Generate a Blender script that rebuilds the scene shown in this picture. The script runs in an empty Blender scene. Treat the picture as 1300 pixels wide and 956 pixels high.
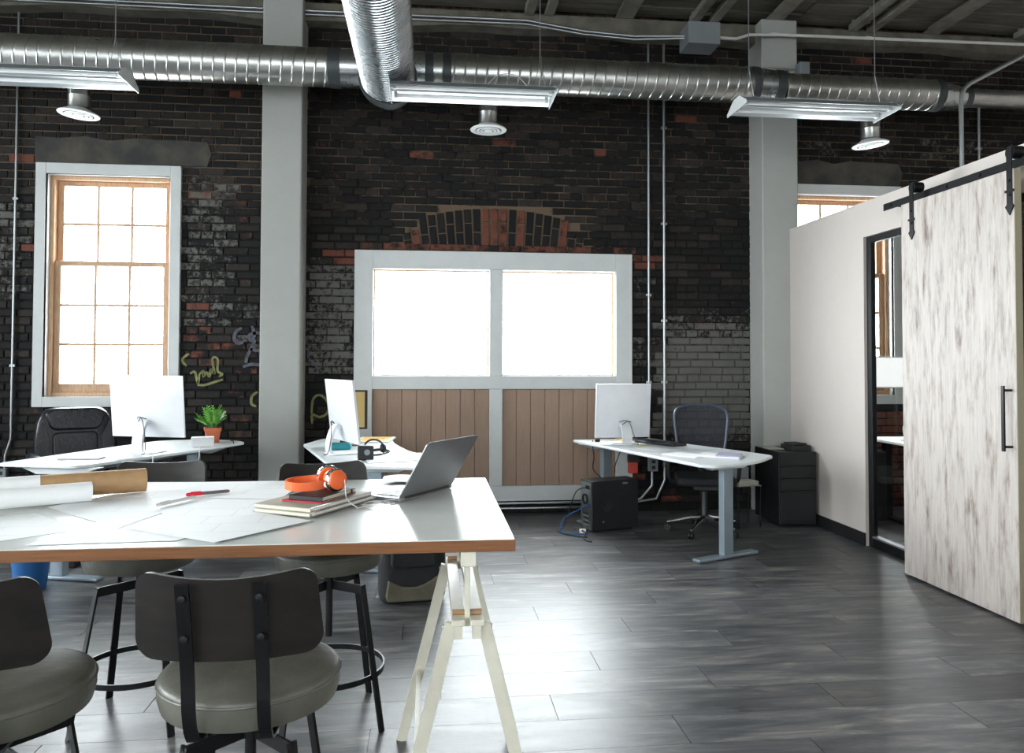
import bpy, math, random
from mathutils import Vector, Matrix
C = bpy.context.scene
random.seed(7)
PI = math.pi
R = math.radians

# ---------------------------------------------------------------- camera
cam_d = bpy.data.cameras.new('camera')
cam = bpy.data.objects.new('camera', cam_d)
C.collection.objects.link(cam)
C.camera = cam
F_PX, YAW, PITCH, ROLL = 980.0, 0.1071, 0.0257, 0.0026
cam_d.sensor_fit = 'HORIZONTAL'
cam_d.sensor_width = 36.0
cam_d.lens = F_PX / 1300 * 36.0
cam_d.shift_y = -(478 - 433.5) / 1300
cam_d.clip_start = 0.05
cam.location = (0, 0, 1.45)
fw = Vector((math.sin(YAW) * math.cos(PITCH), math.cos(YAW) * math.cos(PITCH), math.sin(PITCH)))
rt = Vector((math.cos(YAW), -math.sin(YAW), 0)); up = rt.cross(fw)
rt2 = rt * math.cos(ROLL) + up * math.sin(ROLL); up2 = -rt * math.sin(ROLL) + up * math.cos(ROLL)
cam.rotation_euler = Matrix((rt2, up2, -fw)).transposed().to_euler()

# ---------------------------------------------------------------- world, daylight, exposure
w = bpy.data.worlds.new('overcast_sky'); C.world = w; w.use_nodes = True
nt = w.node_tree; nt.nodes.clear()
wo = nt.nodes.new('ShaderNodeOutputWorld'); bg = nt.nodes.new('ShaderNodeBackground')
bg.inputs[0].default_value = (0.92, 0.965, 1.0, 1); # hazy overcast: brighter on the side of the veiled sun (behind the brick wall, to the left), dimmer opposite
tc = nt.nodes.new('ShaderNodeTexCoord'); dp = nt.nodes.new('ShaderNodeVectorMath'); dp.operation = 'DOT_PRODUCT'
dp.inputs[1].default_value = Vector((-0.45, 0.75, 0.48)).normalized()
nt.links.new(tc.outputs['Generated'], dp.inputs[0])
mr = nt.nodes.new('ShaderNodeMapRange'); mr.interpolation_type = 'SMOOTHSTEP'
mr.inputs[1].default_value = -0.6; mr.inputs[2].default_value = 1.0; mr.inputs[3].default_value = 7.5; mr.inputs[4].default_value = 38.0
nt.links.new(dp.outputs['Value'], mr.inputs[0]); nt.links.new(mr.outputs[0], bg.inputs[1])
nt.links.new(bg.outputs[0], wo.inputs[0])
C.view_settings.view_transform = 'Standard'; C.view_settings.look = 'None'
C.view_settings.exposure = 0.0; C.view_settings.gamma = 1.0
C.cycles.max_bounces = 8; C.cycles.diffuse_bounces = 5; C.cycles.glossy_bounces = 4
C.cycles.transparent_max_bounces = 12; C.cycles.transmission_bounces = 4
C.cycles.caustics_reflective = False; C.cycles.caustics_refractive = False
C.cycles.use_denoising = True
C.cycles.sample_clamp_indirect = 6.0

def portal(name, loc, size, nrm):
    """sky portal in a window opening, facing into the room"""
    l = bpy.data.lights.new(name, 'AREA'); l.shape = 'RECTANGLE'; l.size, l.size_y = size
    l.cycles.is_portal = True
    o = bpy.data.objects.new(name, l); C.collection.objects.link(o)
    o.location = loc; o.rotation_euler = Vector(nrm).to_track_quat('-Z', 'Y').to_euler()
    return o
portal('portal_window', (-2.90, 7.52, 2.13), (1.08, 2.02), (0, -1, 0))
portal('portal_window', (0.02, 7.46, 1.82), (1.10, 1.01), (0, -1, 0))
portal('portal_window', (1.25, 7.46, 1.82), (1.10, 1.01), (0, -1, 0))
portal('portal_window', (4.13, 7.52, 2.13), (1.08, 2.02), (0, -1, 0))

# ---------------------------------------------------------------- helpers
def lin(c):
    c = c / 255.0
    return c / 12.92 if c <= 0.04045 else ((c + 0.055) / 1.055) ** 2.4
def col(r, g, b): return (lin(r), lin(g), lin(b), 1)

def mat(name, rgb, rough=0.5, metal=0.0, rgb2=None, scale=8.0, bump=0.0, bscale=60.0, spec=0.5, stretch=(1, 1, 1), rvar=0.0, coat=0.0, obj_rand=0.0, sheen=0.0):
    m = bpy.data.materials.new(name); m.use_nodes = True
    n = m.node_tree.nodes; l = m.node_tree.links
    p = n['Principled BSDF']
    p.inputs['Base Color'].default_value = col(*rgb); p.inputs['Roughness'].default_value = rough
    p.inputs['Metallic'].default_value = metal; p.inputs['Specular IOR Level'].default_value = spec
    p.inputs['Coat Weight'].default_value = coat; p.inputs['Sheen Weight'].default_value = sheen
    tc = n.new('ShaderNodeTexCoord'); mp = n.new('ShaderNodeMapping'); mp.inputs['Scale'].default_value = stretch
    l.new(tc.outputs['Object'], mp.inputs[0])
    nz = n.new('ShaderNodeTexNoise'); nz.inputs['Scale'].default_value = scale; nz.inputs['Detail'].default_value = 5
    l.new(mp.outputs[0], nz.inputs['Vector'])
    mx = n.new('ShaderNodeMix'); mx.data_type = 'RGBA'
    r2 = rgb2 or tuple(min(255, v * 1.02 + 1) for v in rgb)
    mx.inputs[6].default_value = col(*rgb); mx.inputs[7].default_value = col(*r2)
    rmp = n.new('ShaderNodeMapRange'); rmp.inputs[1].default_value = 0.35; rmp.inputs[2].default_value = 0.65
    l.new(nz.outputs['Fac'], rmp.inputs[0]); l.new(rmp.outputs[0], mx.inputs[0])
    last = mx.outputs[2]
    if obj_rand:
        oi = n.new('ShaderNodeObjectInfo'); hs = n.new('ShaderNodeHueSaturation')
        mr = n.new('ShaderNodeMapRange'); mr.inputs[3].default_value = 1 - obj_rand; mr.inputs[4].default_value = 1 + obj_rand
        l.new(oi.outputs['Random'], mr.inputs[0]); l.new(mr.outputs[0], hs.inputs['Value']); l.new(last, hs.inputs['Color'])
        last = hs.outputs[0]
    l.new(last, p.inputs['Base Color'])
    if rvar:
        rr = n.new('ShaderNodeMapRange'); rr.inputs[3].default_value = max(0.02, rough - rvar); rr.inputs[4].default_value = rough + rvar
        l.new(nz.outputs['Fac'], rr.inputs[0]); l.new(rr.outputs[0], p.inputs['Roughness'])
    if bump:
        nb = n.new('ShaderNodeTexNoise'); nb.inputs['Scale'].default_value = bscale; nb.inputs['Detail'].default_value = 4
        l.new(mp.outputs[0], nb.inputs['Vector'])
        b = n.new('ShaderNodeBump'); b.inputs['Strength'].default_value = bump; b.inputs['Distance'].default_value = 0.01
        l.new(nb.outputs['Fac'], b.inputs['Height']); l.new(b.outputs[0], p.inputs['Normal'])
    return m

def glass_mat(name, tint=(0.97, 0.985, 0.98)):
    m = bpy.data.materials.new(name); m.use_nodes = True
    n = m.node_tree.nodes; l = m.node_tree.links; n.remove(n['Principled BSDF'])
    t = n.new('ShaderNodeBsdfTransparent'); t.inputs[0].default_value = (*tint, 1)
    g = n.new('ShaderNodeBsdfGlossy'); g.inputs['Roughness'].default_value = 0.02
    f = n.new('ShaderNodeLayerWeight'); f.inputs[0].default_value = .5
    pw = n.new('ShaderNodeMath'); pw.operation = 'POWER'; pw.inputs[1].default_value = 5; l.new(f.outputs['Facing'], pw.inputs[0])
    ml = n.new('ShaderNodeMath'); ml.operation = 'MULTIPLY_ADD'; ml.inputs[1].default_value = .93; ml.inputs[2].default_value = .05; l.new(pw.outputs[0], ml.inputs[0])
    mx = n.new('ShaderNodeMixShader'); l.new(ml.outputs[0], mx.inputs[0]); l.new(t.outputs[0], mx.inputs[1]); l.new(g.outputs[0], mx.inputs[2])
    l.new(mx.outputs[0], n['Material Output'].inputs[0])
    return m

class MB:
    def __init__(s): s.v = []; s.f = []; s.c = []
    def add(s, vs, fs, M=None, c=None):
        k = len(s.v)
        for v in vs:
            v = Vector(v)
            s.v.append(tuple(M @ v) if M else tuple(v))
        if c is not None: s.c += [c] * len(vs)
        for f in fs: s.f.append(tuple(k + i for i in f))
        return s
    def box(s, x0, x1, y0, y1, z0, z1, M=None):
        return s.add([(x0, y0, z0), (x1, y0, z0), (x1, y1, z0), (x0, y1, z0), (x0, y0, z1), (x1, y0, z1), (x1, y1, z1), (x0, y1, z1)],
                     [(0, 3, 2, 1), (4, 5, 6, 7), (0, 1, 5, 4), (1, 2, 6, 5), (2, 3, 7, 6), (3, 0, 4, 7)], M)
    def prism(s, poly, z0, z1, M=None):
        n = len(poly)
        a = sum(poly[i][0] * poly[(i + 1) % n][1] - poly[(i + 1) % n][0] * poly[i][1] for i in range(n))
        if a < 0: poly = poly[::-1]
        return s.add([(x, y, z0) for x, y in poly] + [(x, y, z1) for x, y in poly],
                     [tuple(range(n - 1, -1, -1)), tuple(range(n, 2 * n))] + [(i, (i + 1) % n, n + (i + 1) % n, n + i) for i in range(n)], M)
    def beam(s, a, b, w, h, upv=(0, 0, 1)):
        """rectangular bar from a to b; w across, h along upv"""
        a = Vector(a); b = Vector(b); d = (b - a); L = d.length; d.normalize()
        u = Vector(upv); x = d.cross(u)
        if x.length < 1e-5: u = Vector((0, 1, 0)); x = d.cross(u)
        x.normalize(); u = x.cross(d)
        M = Matrix((x, d, u)).transposed().to_4x4(); M.translation = a
        return s.box(-w / 2, w / 2, 0, L, -h / 2, h / 2, M)
    def tube(s, pts, r, seg=8, caps=True, closed=False):
        pts = [Vector(p) for p in pts]; n = len(pts)
        rs = r if isinstance(r, (list, tuple)) else [r] * n
        t0 = (pts[1] - pts[0]).normalized(); u = t0.orthogonal().normalized(); rings = []; k = len(s.v)
        for i, p in enumerate(pts):
            if closed: t = (pts[(i + 1) % n] - pts[i - 1]).normalized()
            else: t = (pts[min(i + 1, n - 1)] - pts[max(i - 1, 0)]).normalized()
            u = (u - t * u.dot(t)); u = u.normalized() if u.length > 1e-6 else t.orthogonal().normalized()
            v = t.cross(u)
            for j in range(seg):
                a = 2 * PI * j / seg
                s.v.append(tuple(p + (u * math.cos(a) + v * math.sin(a)) * rs[i]))
        for i in range(n if closed else n - 1):
            for j in range(seg):
                a = k + i * seg + j; b = k + i * seg + (j + 1) % seg; i2 = (i + 1) % n
                s.f.append((a, b, k + i2 * seg + (j + 1) % seg, k + i2 * seg + j))
        if caps and not closed:
            s.f.append(tuple(k + j for j in range(seg - 1, -1, -1))); s.f.append(tuple(k + (n - 1) * seg + j for j in range(seg)))
        return s
    def cyl(s, a, b, r, seg=16, r2=None):
        return s.tube([a, b], [r, r if r2 is None else r2], seg)
    def lathe(s, prof, seg=32, M=None):
        """prof: list of (r, z); ends with r=0 close to a point"""
        k = len(s.v); idx = []
        vs = []; 
        for r_, z in prof:
            if r_ < 1e-6: idx.append([len(vs)] * seg); vs.append((0, 0, z))
            else:
                idx.append(list(range(len(vs), len(vs) + seg)))
                vs += [(r_ * math.cos(2 * PI * j / seg), r_ * math.sin(2 * PI * j / seg), z) for j in range(seg)]
        fs = []
        for i in range(len(prof) - 1):
            for j in range(seg):
                q = [idx[i][j], idx[i][(j + 1) % seg], idx[i + 1][(j + 1) % seg], idx[i + 1][j]]
                q2 = []
                for x in q:
                    if x not in q2: q2.append(x)
                if len(q2) > 2: fs.append(tuple(q2))
        return s.add(vs, fs, M)
    def build(s, name, m, parent=None, smooth=False, bev=0, bseg=2, loc=None, sub=0, angle=40):
        me = bpy.data.meshes.new(name); me.from_pydata(s.v, [], s.f); me.update()
        if s.c:
            at = me.color_attributes.new('wear', 'FLOAT_COLOR', 'POINT')
            at.data.foreach_set('color', [x for c in s.c for x in c])
        if smooth: me.shade_smooth(); me.set_sharp_from_angle(angle=R(angle))
        me.materials.append(m)
        o = bpy.data.objects.new(name, me); C.collection.objects.link(o)
        if parent: o.parent = parent
        if loc: o.location = loc
        if bev:
            b = o.modifiers.new('bevel', 'BEVEL'); b.width = bev; b.segments = bseg; b.limit_method = 'ANGLE'; b.angle_limit = R(30)
            if smooth or bseg > 2: me.shade_smooth(); b.harden_normals = False; me.set_sharp_from_angle(angle=R(75))
        if sub:
            u = o.modifiers.new('sub', 'SUBSURF'); u.levels = sub; u.render_levels = sub; me.shade_smooth()
        return o

def tag(o, label, cat=None, group=None, kind=None):
    if label: o['label'] = label
    if cat: o['category'] = cat
    if group: o['group'] = group
    if kind: o['kind'] = kind
    return o
def thing(name, label, cat, loc=(0, 0, 0), rz=0, group=None):
    o = bpy.data.objects.new(name, None); C.collection.objects.link(o); o.empty_display_size = .1
    o.location = loc; o.rotation_euler = (0, 0, rz)
    return tag(o, label, cat, group)
def dup(o, loc=None, rz=None, label=None, parent=None):
    c = o.copy(); C.collection.objects.link(c); c.parent = parent
    if loc is not None: c.location = loc
    if rz is not None: c.rotation_euler = (0, 0, rz)
    if label: c['label'] = label
    for ch in [x for x in bpy.data.objects if x.parent == o and x != c]: dup(ch, parent=c)
    return c
def cr(pts, n=6):
    """catmull-rom through points"""
    P = [Vector(p) for p in pts]; P = [P[0] * 2 - P[1]] + P + [P[-1] * 2 - P[-2]]; out = []
    for i in range(1, len(P) - 2):
        for k in range(n):
            t = k / n; a, b, c, d = P[i - 1:i + 3]
            out.append(0.5 * ((2 * b) + (c - a) * t + (2 * a - 5 * b + 4 * c - d) * t * t + (3 * b - a - 3 * c + d) * t ** 3))
    out.append(P[-2]); return out
def rpoly(pts, rad, n=5):
    """round the corners of a polygon; rad: number or list"""
    out = []; N = len(pts)
    for i in range(N):
        p = Vector(pts[i]); a = Vector(pts[i - 1]) - p; b = Vector(pts[(i + 1) % N]) - p
        r_ = rad[i] if isinstance(rad, (list, tuple)) else rad
        if r_ <= 0: out.append(tuple(p)); continue
        r_ = min(r_, a.length * .48, b.length * .48); s, e = p + a.normalized() * r_, p + b.normalized() * r_
        for k in range(n + 1):
            t = k / n; out.append(tuple(s * (1 - t) ** 2 + p * 2 * t * (1 - t) + e * t * t))
    return out

# ---------------------------------------------------------------- materials
m_white = mat('painted_white', (226, 227, 226), .6)
m_trim = mat('white_trim_paint', (202, 205, 205), .42)
m_wall = mat('pale_plaster', (197, 188, 182), .7, rgb2=(199, 190, 184))
m_col = mat('column_paint', (168, 169, 165), .75, rgb2=(171, 172, 168))
m_darkwall = mat('dark_plaster', (96, 94, 92), .8)
m_black = mat('black_metal', (26, 27, 29), .42, .6, spec=.5, rvar=.1)
m_blackp = mat('black_plastic', (20, 21, 23), .45, rvar=.08)
m_blackpt = mat('black_paint', (24, 24, 26), .5)
m_galv = mat('galvanised_steel', (192, 196, 198), .27, 1.0, rgb2=(168, 174, 178), scale=6, rvar=.05)
m_galvw = mat('spiral_duct_steel', (196, 197, 194), .3, 1.0, rgb2=(172, 173, 170), scale=6, rvar=.06)
m_flange = mat('dull_grey_collar', (78, 82, 84), .5, .7)
m_conduit = mat('conduit_steel', (170, 174, 176), .35, .9)
m_chrome = mat('chrome', (225, 226, 228), .12, 1.0)
m_alu = mat('aluminium', (182, 182, 184), .34, .85)
m_lap = mat('laptop_shell', (150, 150, 152), .4, .7)
m_desk = mat('desk_laminate', (226, 231, 233), .3)
m_deskleg = mat('desk_leg_grey', (152, 166, 176), .38, .5)
m_table = mat('table_laminate', (222, 225, 222), .2)
m_edge = mat('oak_edge_band', (134, 86, 46), .6, rgb2=(114, 70, 36), scale=10, stretch=(.6, 6, 14), bump=.1)
m_cream = mat('cream_painted_wood', (224, 220, 204), .45, rgb2=(214, 210, 194), bump=.05, scale=20)
m_rawwood = mat('raw_beech', (178, 142, 104), .5, rgb2=(150, 116, 82), scale=30, stretch=(1, 4, 1))
m_pine = mat('pine_sash', (206, 170, 138), .42, rgb2=(188, 150, 116), scale=14, stretch=(6, 6, .8), bump=.08)
m_board = mat('brown_boards', (160, 134, 116), .6, rgb2=(152, 126, 109), scale=10, stretch=(8, 8, .6), bump=.1, obj_rand=.03)
m_leather = mat('stool_leather', (96, 96, 87), .42, rgb2=(78, 77, 69), scale=7, rvar=.12, bump=.25, bscale=22)
m_walnut = mat('dark_walnut_ply', (38, 34, 32), .5, rgb2=(28, 25, 24), spec=.3, scale=5, stretch=(1.2, 5, 5), rvar=.06)
m_bleather = mat('black_leather', (24, 26, 32), .3, rgb2=(30, 33, 40), scale=6, rvar=.1, bump=.3, bscale=40)
m_mesh = mat('charcoal_mesh', (36, 38, 46), .7, rgb2=(28, 30, 38), scale=200)
m_orange = mat('orange_plastic', (238, 108, 50), .38, rgb2=(230, 98, 44))
m_paper = mat('white_paper', (247, 248, 249), .7)
m_kraft = mat('kraft_cardboard', (186, 150, 108), .62, rgb2=(174, 138, 98), scale=20, stretch=(1, 1, 1), bump=.05)
m_red = mat('red_cover', (176, 40, 50), .5)
m_terra = mat('terracotta', (196, 108, 72), .75, rgb2=(180, 96, 62), bump=.15)
m_leaf = mat('fern_green', (118, 180, 70), .5, rgb2=(78, 140, 48), scale=30)
m_soil = mat('dark_soil', (50, 38, 30), .95, bump=.5)
m_grey = mat('grey_plastic', (128, 134, 138), .5)
m_wire = mat('white_cable', (222, 222, 220), .5)
m_bwire = mat('black_cable', (22, 22, 24), .5)
m_wood_deck = mat('ceiling_boards', (118, 114, 104), .8, rgb2=(90, 87, 80), scale=4, stretch=(1, 12, 8), bump=.3, bscale=12, obj_rand=.16)
m_steelp = mat('dull_painted_steel', (136, 134, 124), .6, .1, rgb2=(116, 113, 104), scale=8)
m_conc = mat('ledge_concrete', (112, 108, 97), .85, rgb2=(88, 85, 77), scale=7, bump=.4, bscale=14)
m_glass = glass_mat('clear_glass')
m_fabric = mat('black_nylon', (20, 21, 24), .75, bump=.3, bscale=90)
m_olive = mat('olive_nylon', (98, 94, 78), .8, rgb2=(84, 80, 66), bump=.3, bscale=60)
m_blue = mat('blue_plastic', (34, 92, 150), .45)
m_teal = mat('teal_plastic', (30, 130, 140), .5)
m_yellow = mat('yellow_print', (236, 186, 88), .5, rgb2=(232, 176, 76))
m_cyan = mat('cyan_label', (120, 190, 214), .5)
m_scr = mat('dark_screen', (14, 16, 20), .1)
m_lamp = mat('lamp_reflector', (176, 184, 188), .3, .5)
m_tubem = mat('lamp_tube_glass', (240, 242, 242), .15)
m_graf1 = mat('olive_spray_paint', (142, 142, 84), .7, rgb2=(96, 98, 60), scale=24)
m_graf2 = mat('grey_spray_paint', (92, 92, 104), .7, rgb2=(60, 60, 70), scale=20)
m_plaster = mat('smoked_plaster', (48, 48, 50), .85, rgb2=(80, 76, 66), scale=5, bump=.5, bscale=9)

def paper_lines(name):
    m = mat(name, (240, 242, 245), .65)
    n = m.node_tree.nodes; l = m.node_tree.links; p = n['Principled BSDF']
    b = n.new('ShaderNodeTexBrick'); b.inputs['Scale'].default_value = 3.1; b.inputs['Mortar Size'].default_value = .004
    b.inputs['Brick Width'].default_value = .9; b.inputs['Row Height'].default_value = .37; b.offset = .37; b.squash = .6; b.squash_frequency = 3
    b.inputs['Color1'].default_value = col(249, 250, 251); b.inputs['Color2'].default_value = col(245, 247, 249); b.inputs['Mortar'].default_value = col(222, 225, 233)
    tc = n.new('ShaderNodeTexCoord'); l.new(tc.outputs['Object'], b.inputs['Vector']); l.new(b.outputs['Color'], p.inputs['Base Color'])
    return m
m_plan = paper_lines('plan_drawing')

def floor_mat():
    m = bpy.data.materials.new('floor_plank_vinyl'); m.use_nodes = True
    n = m.node_tree.nodes; l = m.node_tree.links; p = n['Principled BSDF']
    g = n.new('ShaderNodeNewGeometry'); oi = n.new('ShaderNodeObjectInfo')
    sc_ = n.new('ShaderNodeVectorMath'); sc_.operation = 'MULTIPLY_ADD'; sc_.inputs[1].default_value = (1.0, 5.5, 1)
    l.new(g.outputs['Position'], sc_.inputs[0])
    cx = n.new('ShaderNodeCombineXYZ'); mm = n.new('ShaderNodeMath'); mm.operation = 'MULTIPLY'; mm.inputs[1].default_value = 37
    l.new(oi.outputs['Random'], mm.inputs[0]); l.new(mm.outputs[0], cx.inputs[0]); l.new(mm.outputs[0], cx.inputs[2]); l.new(cx.outputs[0], sc_.inputs[2])
    a = n.new('ShaderNodeTexNoise'); a.inputs['Scale'].default_value = 2.5; a.inputs['Detail'].default_value = 8; a.inputs['Roughness'].default_value = .68; a.inputs['Distortion'].default_value = .6
    l.new(sc_.outputs[0], a.inputs['Vector'])
    r = n.new('ShaderNodeValToRGB'); e = r.color_ramp.elements
    e[0].position = .28; e[0].color = col(38, 39, 42); e[1].position = .72; e[1].color = col(142, 137, 131)
    x = e.new(.46); x.color = col(72, 73, 77); x = e.new(.58); x.color = col(100, 98, 97)
    l.new(a.outputs['Fac'], r.inputs[0])
    hs = n.new('ShaderNodeHueSaturation'); mr = n.new('ShaderNodeMapRange'); mr.inputs[3].default_value = .66; mr.inputs[4].default_value = 1.25
    l.new(oi.outputs['Random'], mr.inputs[0]); l.new(mr.outputs[0], hs.inputs['Value']); l.new(r.outputs[0], hs.inputs['Color'])
    l.new(hs.outputs[0], p.inputs['Base Color'])
    rr = n.new('ShaderNodeMapRange'); rr.inputs[3].default_value = .30; rr.inputs[4].default_value = .52
    l.new(a.outputs['Fac'], rr.inputs[0]); l.new(rr.outputs[0], p.inputs['Roughness'])
    b = n.new('ShaderNodeBump'); b.inputs['Strength'].default_value = .12; b.inputs['Distance'].default_value = .004
    l.new(a.outputs['Fac'], b.inputs['Height']); l.new(b.outputs[0], p.inputs['Normal'])
    p.inputs['Specular IOR Level'].default_value = .6
    return m
m_floor = floor_mat()

def barn_mat():
    m = bpy.data.materials.new('distressed_white_boards'); m.use_nodes = True
    n = m.node_tree.nodes; l = m.node_tree.links; p = n['Principled BSDF']
    g = n.new('ShaderNodeNewGeometry'); mp = n.new('ShaderNodeMapping'); mp.inputs['Scale'].default_value = (13, 13, 2.6); l.new(g.outputs['Position'], mp.inputs[0])
    a = n.new('ShaderNodeTexNoise'); a.inputs['Scale'].default_value = 1.6; a.inputs['Detail'].default_value = 8; a.inputs['Roughness'].default_value = .66
    l.new(mp.outputs[0], a.inputs['Vector'])
    r = n.new('ShaderNodeValToRGB'); e = r.color_ramp.elements
    e[0].position = .26; e[0].color = col(112, 96, 88); e[1].position = .54; e[1].color = col(192, 183, 177)
    x = e.new(.34); x.color = col(142, 128, 121); x = e.new(.41); x.color = col(170, 159, 152)
    l.new(a.outputs['Fac'], r.inputs[0])
    mp2 = n.new('ShaderNodeMapping'); mp2.inputs['Scale'].default_value = (60, 60, 2.5); l.new(g.outputs['Position'], mp2.inputs[0])
    c = n.new('ShaderNodeTexNoise'); c.inputs['Scale'].default_value = 1.5; c.inputs['Detail'].default_value = 4; l.new(mp2.outputs[0], c.inputs['Vector'])
    mr = n.new('ShaderNodeMapRange'); mr.inputs[1].default_value = .3; mr.inputs[2].default_value = .7; mr.inputs[3].default_value = .86; mr.inputs[4].default_value = 1.06
    l.new(c.outputs['Fac'], mr.inputs[0])
    hs = n.new('ShaderNodeHueSaturation'); l.new(mr.outputs[0], hs.inputs['Value']); l.new(r.outputs[0], hs.inputs['Color']); l.new(hs.outputs[0], p.inputs['Base Color'])
    p.inputs['Roughness'].default_value = .6
    b = n.new('ShaderNodeBump'); b.inputs['Strength'].default_value = .3; b.inputs['Distance'].default_value = .004; l.new(c.outputs['Fac'], b.inputs['Height']); l.new(b.outputs[0], p.inputs['Normal'])
    return m
m_barn = barn_mat()

def brick_mat(name, mortar=False):
    m = bpy.data.materials.new(name); m.use_nodes = True
    n = m.node_tree.nodes; l = m.node_tree.links; p = n['Principled BSDF']
    at = n.new('ShaderNodeAttribute'); at.attribute_name = 'wear'; sp = n.new('ShaderNodeSeparateColor'); l.new(at.outputs['Color'], sp.inputs[0])
    g = n.new('ShaderNodeNewGeometry')
    def noise(s, d=6, r=.65, off=0):
        mp = n.new('ShaderNodeMapping'); mp.inputs['Location'].default_value = (off, off, off); l.new(g.outputs['Position'], mp.inputs[0])
        a = n.new('ShaderNodeTexNoise'); a.inputs['Scale'].default_value = s; a.inputs['Detail'].default_value = d; a.inputs['Roughness'].default_value = r
        l.new(mp.outputs[0], a.inputs['Vector']); return a.outputs['Fac']
    def mask(nz, amt, lo, hi):
        ad = n.new('ShaderNodeMath'); ad.operation = 'ADD'; l.new(nz, ad.inputs[0]); l.new(amt, ad.inputs[1])
        mr = n.new('ShaderNodeMapRange'); mr.inputs[1].default_value = lo; mr.inputs[2].default_value = hi; l.new(ad.outputs[0], mr.inputs[0]); return mr.outputs[0]
    def mix(f, a, b):
        mx = n.new('ShaderNodeMix'); mx.data_type = 'RGBA'; l.new(f, mx.inputs[0])
        for k, s in ((6, a), (7, b)):
            if isinstance(s, tuple): mx.inputs[k].default_value = s
            else: l.new(s, mx.inputs[k])
        return mx.outputs[2]
    if mortar:
        base = mix(noise(3, 4), col(19, 19, 20), col(34, 31, 29))
        c1 = mix(mask(noise(7, 6, .7), sp.outputs[1], .92, 1.12), base, col(104, 88, 72))     # G: exposed tan mortar
        c2 = mix(mask(noise(16, 6, .7, 9), sp.outputs[0], 1.0, 1.2), c1, col(80, 78, 74))
    else:
        base = mix(sp.outputs[2], col(15, 15, 17), col(27, 25, 24))
        base = mix(mask(noise(30, 4), sp.outputs[2], 1.1, 1.6), base, col(50, 45, 41))
        c1 = mix(mask(noise(9, 6, .7, 4), sp.outputs[1], .95, 1.08), base, mix(noise(14, 4), col(122, 72, 56), col(86, 52, 44)))
        c2 = mix(mask(noise(24, 7, .75, 9), sp.outputs[0], .97, 1.07), c1, mix(noise(5, 4), col(108, 107, 102), col(80, 79, 76)))
    l.new(c2, p.inputs['Base Color']); p.inputs['Roughness'].default_value = .72 if not mortar else .9; p.inputs['Specular IOR Level'].default_value = .25
    b = n.new('ShaderNodeBump'); b.inputs['Strength'].default_value = .5; b.inputs['Distance'].default_value = .008
    l.new(noise(45, 5), b.inputs['Height']); l.new(b.outputs[0], p.inputs['Normal'])
    return m
m_brick = brick_mat('painted_brick'); m_mortar = brick_mat('old_mortar', True)

# ---------------------------------------------------------------- the setting
YW = 7.36          # brick face of the back wall
XW, XE, YF, ZC = -7.0, 6.6, -4.0, 4.80

fl = MB(); fl.box(XW, XE, YF, 7.7, -.2, -.004)
floor = tag(fl.build('floor', m_blackpt), 'dark grey wood-look plank floor of the office', kind='structure')
k = 0
y = 3.84 - .24 * 12
row = 0
while y < 7.36:
    off = (row * .47) % 1.22
    x = -5.0 - off
    while x < 6.55:
        x0, x1 = x, x + 1.218
        if x1 > -5 and (y > .9):
            x0 = max(x0, -5.0); x1 = min(x1, 6.55); y1 = min(y + .2385, 7.38)
            if x1 - x0 > .05:
                b = MB(); b.box(x0 + .0008, x1 - .0008, y, y1, -.004, 0)
                b.build('floor_plank', m_floor, floor)
        x += 1.22
    y += .24; row += 1
# the plank floor goes on behind the camera
b = MB(); b.box(XW, -5.0, YF, 7.38, -.004, 0); b.box(-5.0, XE, YF, .96, -.004, 0)
o = b.build('floor_boards', m_floor, floor); o['kind'] = 'stuff'

def holes_rects(x0, x1, z0, z1, holes, step=.12):
    """grid cells of a wall face that miss the holes"""
    xs = sorted({x0, x1} | {h[0] for h in holes} | {h[1] for h in holes}); zs = sorted({z0, z1} | {h[2] for h in holes} | {h[3] for h in holes})
    out = []
    for i in range(len(xs) - 1):
        for j in range(len(zs) - 1):
            cx, cz = (xs[i] + xs[i + 1]) / 2, (zs[j] + zs[j + 1]) / 2
            if any(h[0] < cx < h[1] and h[2] < cz < h[3] for h in holes): continue
            if xs[i] < x0 or xs[i + 1] > x1: continue
            out.append((xs[i], xs[i + 1], zs[j], zs[j + 1]))
    return out

H_BACK = [(-3.46, -2.34, 1.10, 3.16), (-.62, 1.88, .18, 2.42), (3.57, 4.69, 1.10, 3.16)]

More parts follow.
